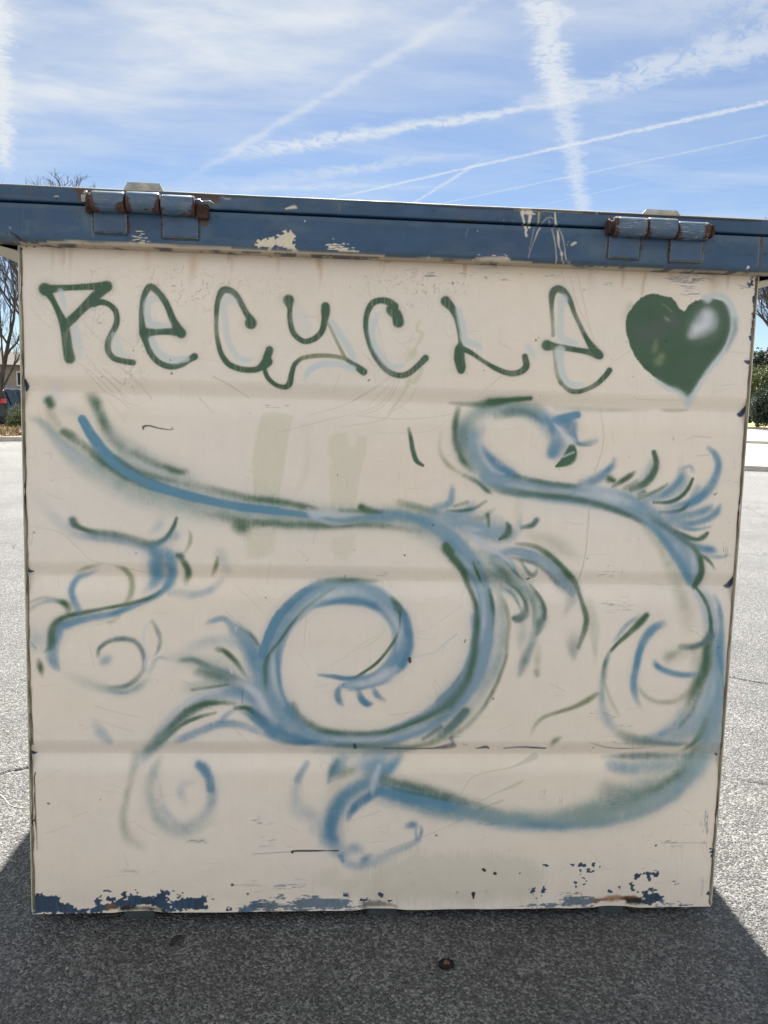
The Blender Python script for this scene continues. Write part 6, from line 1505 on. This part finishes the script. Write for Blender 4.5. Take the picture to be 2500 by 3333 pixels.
# ------------------------------------------------------------------ apartment building behind the left trees
M_STUC = simple("stucco", (150, 138, 124), .9, var=.1, scale=4, bump=.2); M_ROOF = simple("brown_roof", (92, 84, 78), .9, scale=4, bump=.4, c2=(70, 64, 60)); M_TRIM = simple("white_trim", (222, 220, 214), .7)
M_GLASS = simple("window_glass", (34, 40, 46), .35, spec=.25); M_WOODB = simple("brown_siding", (104, 78, 62), .85, scale=5)
e = empty("apartment_building", (-34, 62, 0), R(8)); tag(e, "low beige apartment building with brown balconies behind the leafless trees at the left", "building")
mb = MB(); mb.box((-14, 0, 0), (18, 10, 4.0)); mb.build("wall", M_STUC, e)
mb = MB(); mb.add([(-14.6, -.8, 4.0), (18.6, -.8, 4.0), (18.6, 10.8, 4.0), (-14.6, 10.8, 4.0), (-12, 4, 5.3), (16, 4, 5.3), (16, 6, 5.3), (-12, 6, 5.3)], [(3, 2, 1, 0), (0, 1, 5, 4), (1, 2, 6, 5), (2, 3, 7, 6), (3, 0, 4, 7), (4, 5, 6, 7)]); mb.build("roof", M_ROOF, e)
for k in range(8):
    x = -12.5+k*3.9
    for z0, z1 in ((2.3, 3.5), (.6, 1.7)):
        mb = MB(); mb.box((x, -.04, z0), (x+1.6, -.003, z1)); wn = mb.build("window", M_TRIM, e)
        mb = MB(); mb.box((x+.1, -.06, z0+.1), (x+1.5, -.042, z1-.1)); mb.build("pane", M_GLASS, wn)
    if k % 2:
        mb = MB(); mb.prism([(-1.3, 1.75), (-.05, 1.75), (-.05, 1.9), (-1.24, 1.9), (-1.24, 2.5), (-1.3, 2.5)], x-.4, x+2.2, fn=lambda a_, b_, c_: (c_, a_, b_)); recalc(mb.build("balcony", M_WOODB, e))
        for xp in (x-.35, x+2.05):
            for z0, z1 in ((0, 1.745), (2.505, 3.99)):
                mb = MB(); mb.box((xp, -1.22, z0), (xp+.14, -1.08, z1)); mb.build("post", M_TRIM, e)

# ------------------------------------------------------------------ parked cars
def suv(loc, rz, paint, label, lampc):
    e_ = empty("parked_suv", loc, rz); tag(e_, label, "car", "SUVs parked beyond the planter")
    # stations from the rear (x=0) forward: x, hood/roof height, belt height, half widths
    st = [(0.0, .78, .70, .80, .72), (.06, 1.02, .95, .92, .80), (.12, 1.30, 1.05, .94, .80), (.34, 1.70, 1.06, .95, .70), (.62, 1.77, 1.06, .955, .69), (1.8, 1.80, 1.05, .96, .70), (2.7, 1.74, 1.04, .96, .69), (3.05, 1.55, 1.03, .955, .72), (3.55, 1.12, 1.02, .95, .82), (4.3, 1.04, .96, .93, .84), (4.62, .92, .84, .88, .80), (4.72, .72, .66, .80, .74)]
    mb = MB(); rings = []
    for x, top, belt, hb, ht in st:
        prof = [(-hb*.9, .26), (-hb, .42), (-hb, .75*belt), (-hb*.99, belt), (-ht, top-.05), (-ht*.8, top), (0, top+.015), (ht*.8, top), (ht, top-.05), (hb*.99, belt), (hb, .75*belt), (hb, .42), (hb*.9, .26)]
        rings.append([(x, y, z) for y, z in prof])
    n = 13; v_ = [p for r in rings for p in r]; f = []
    for i in range(len(st)-1):
        for k in range(n-1): f.append((i*n+k, (i+1)*n+k, (i+1)*n+k+1, i*n+k+1))
        f.append((i*n+n-1, (i+1)*n+n-1, (i+1)*n, i*n))
    f.append(tuple(range(n))); f.append(tuple((len(st)-1)*n+k for k in range(n))[::-1]); mb.add(v_, f)
    body = recalc(mb.build("body", paint, e_, True)); bv = body.modifiers.new("b", 'BEVEL'); bv.width = .02; bv.segments = 2; bv.limit_method = 'ANGLE'
    mb = MB(); mb.add([(.17, -.68, 1.38), (.17, .68, 1.38), (.305, .62, 1.68), (.305, -.62, 1.68)], [(0, 3, 2, 1)]); mb.build("rear_window", M_GLASS, e_)
    for s_ in (-1, 1):
        for xa, xb in ((.55, 1.5), (1.6, 2.4), (2.5, 3.05)):
            mb = MB(); zt = 1.66 if xb < 3 else 1.45
            mb.add([(xa, s_*.958, 1.10), (xb+(.3 if xb > 3 else 0), s_*.958, 1.10), (xb, s_*.745, zt), (xa, s_*.745, 1.66)], [(0, 1, 2, 3)]); mb.build("side_window", M_GLASS, e_)
        mb = MB(); mb.box((.04, min(s_*.45, s_*.90), 1.16), (.22, max(s_*.45, s_*.90), 1.36), bev=.02); mb.build("tail_lamp", lampc, e_)
        for xw in (.85, 3.75):
            mb = MB(); mb.tube([(xw, s_*.72, .36), (xw, s_*.74, .36), (xw, s_*.955, .36), (xw, s_*.975, .36)], [.33, .36, .36, .33], 24); wv = mb.build("wheel", M_DARK, e_)
            mb = MB(); mb.tube([(xw, s_*.97, .36), (xw, s_*.985, .36)], [.22, .20], 16); mb.build("rim", M_STEEL, wv)
    mb = MB(); mb.box((-.05, -.86, .40), (.05, .86, .66), bev=.03); mb.build("bumper", M_DARK, e_)
    mb = MB(); mb.box((-.075, -.26, .80), (-.0, .26, .93)); mb.build("number_plate", M_TRIM, e_)
    for s_ in (-1, 1):
        mb = MB(); mb.tube([(.5, s_*.58, 1.80), (.7, s_*.58, 1.85), (2.4, s_*.58, 1.86), (2.6, s_*.58, 1.79)], [.018]*4, 6); mb.build("roof_rail", M_STEEL, e_)
    return e_
def carpaint(name, c, metal=.3):
    m_ = simple(name, c, .28, metal=metal, var=.04, scale=2, spec=.6); return m_
M_LAMP = simple("red_lamp", (210, 28, 30), .2, spec=.7, var=.1)
suv((-15.55, 33, 0), R(92), carpaint("silver_paint", (206, 210, 212), 0), "silver SUV with a red tail lamp parked beyond the bush at the left", M_LAMP)
suv((-16.28, 29.9, 0), R(93), carpaint("black_paint", (16, 18, 22), 0), "black SUV parked at the left edge in front of the silver one", M_LAMP)

# ------------------------------------------------------------------ render settings
scene.render.engine = 'CYCLES'
scene.cycles.max_bounces = 6; scene.cycles.use_denoising = True
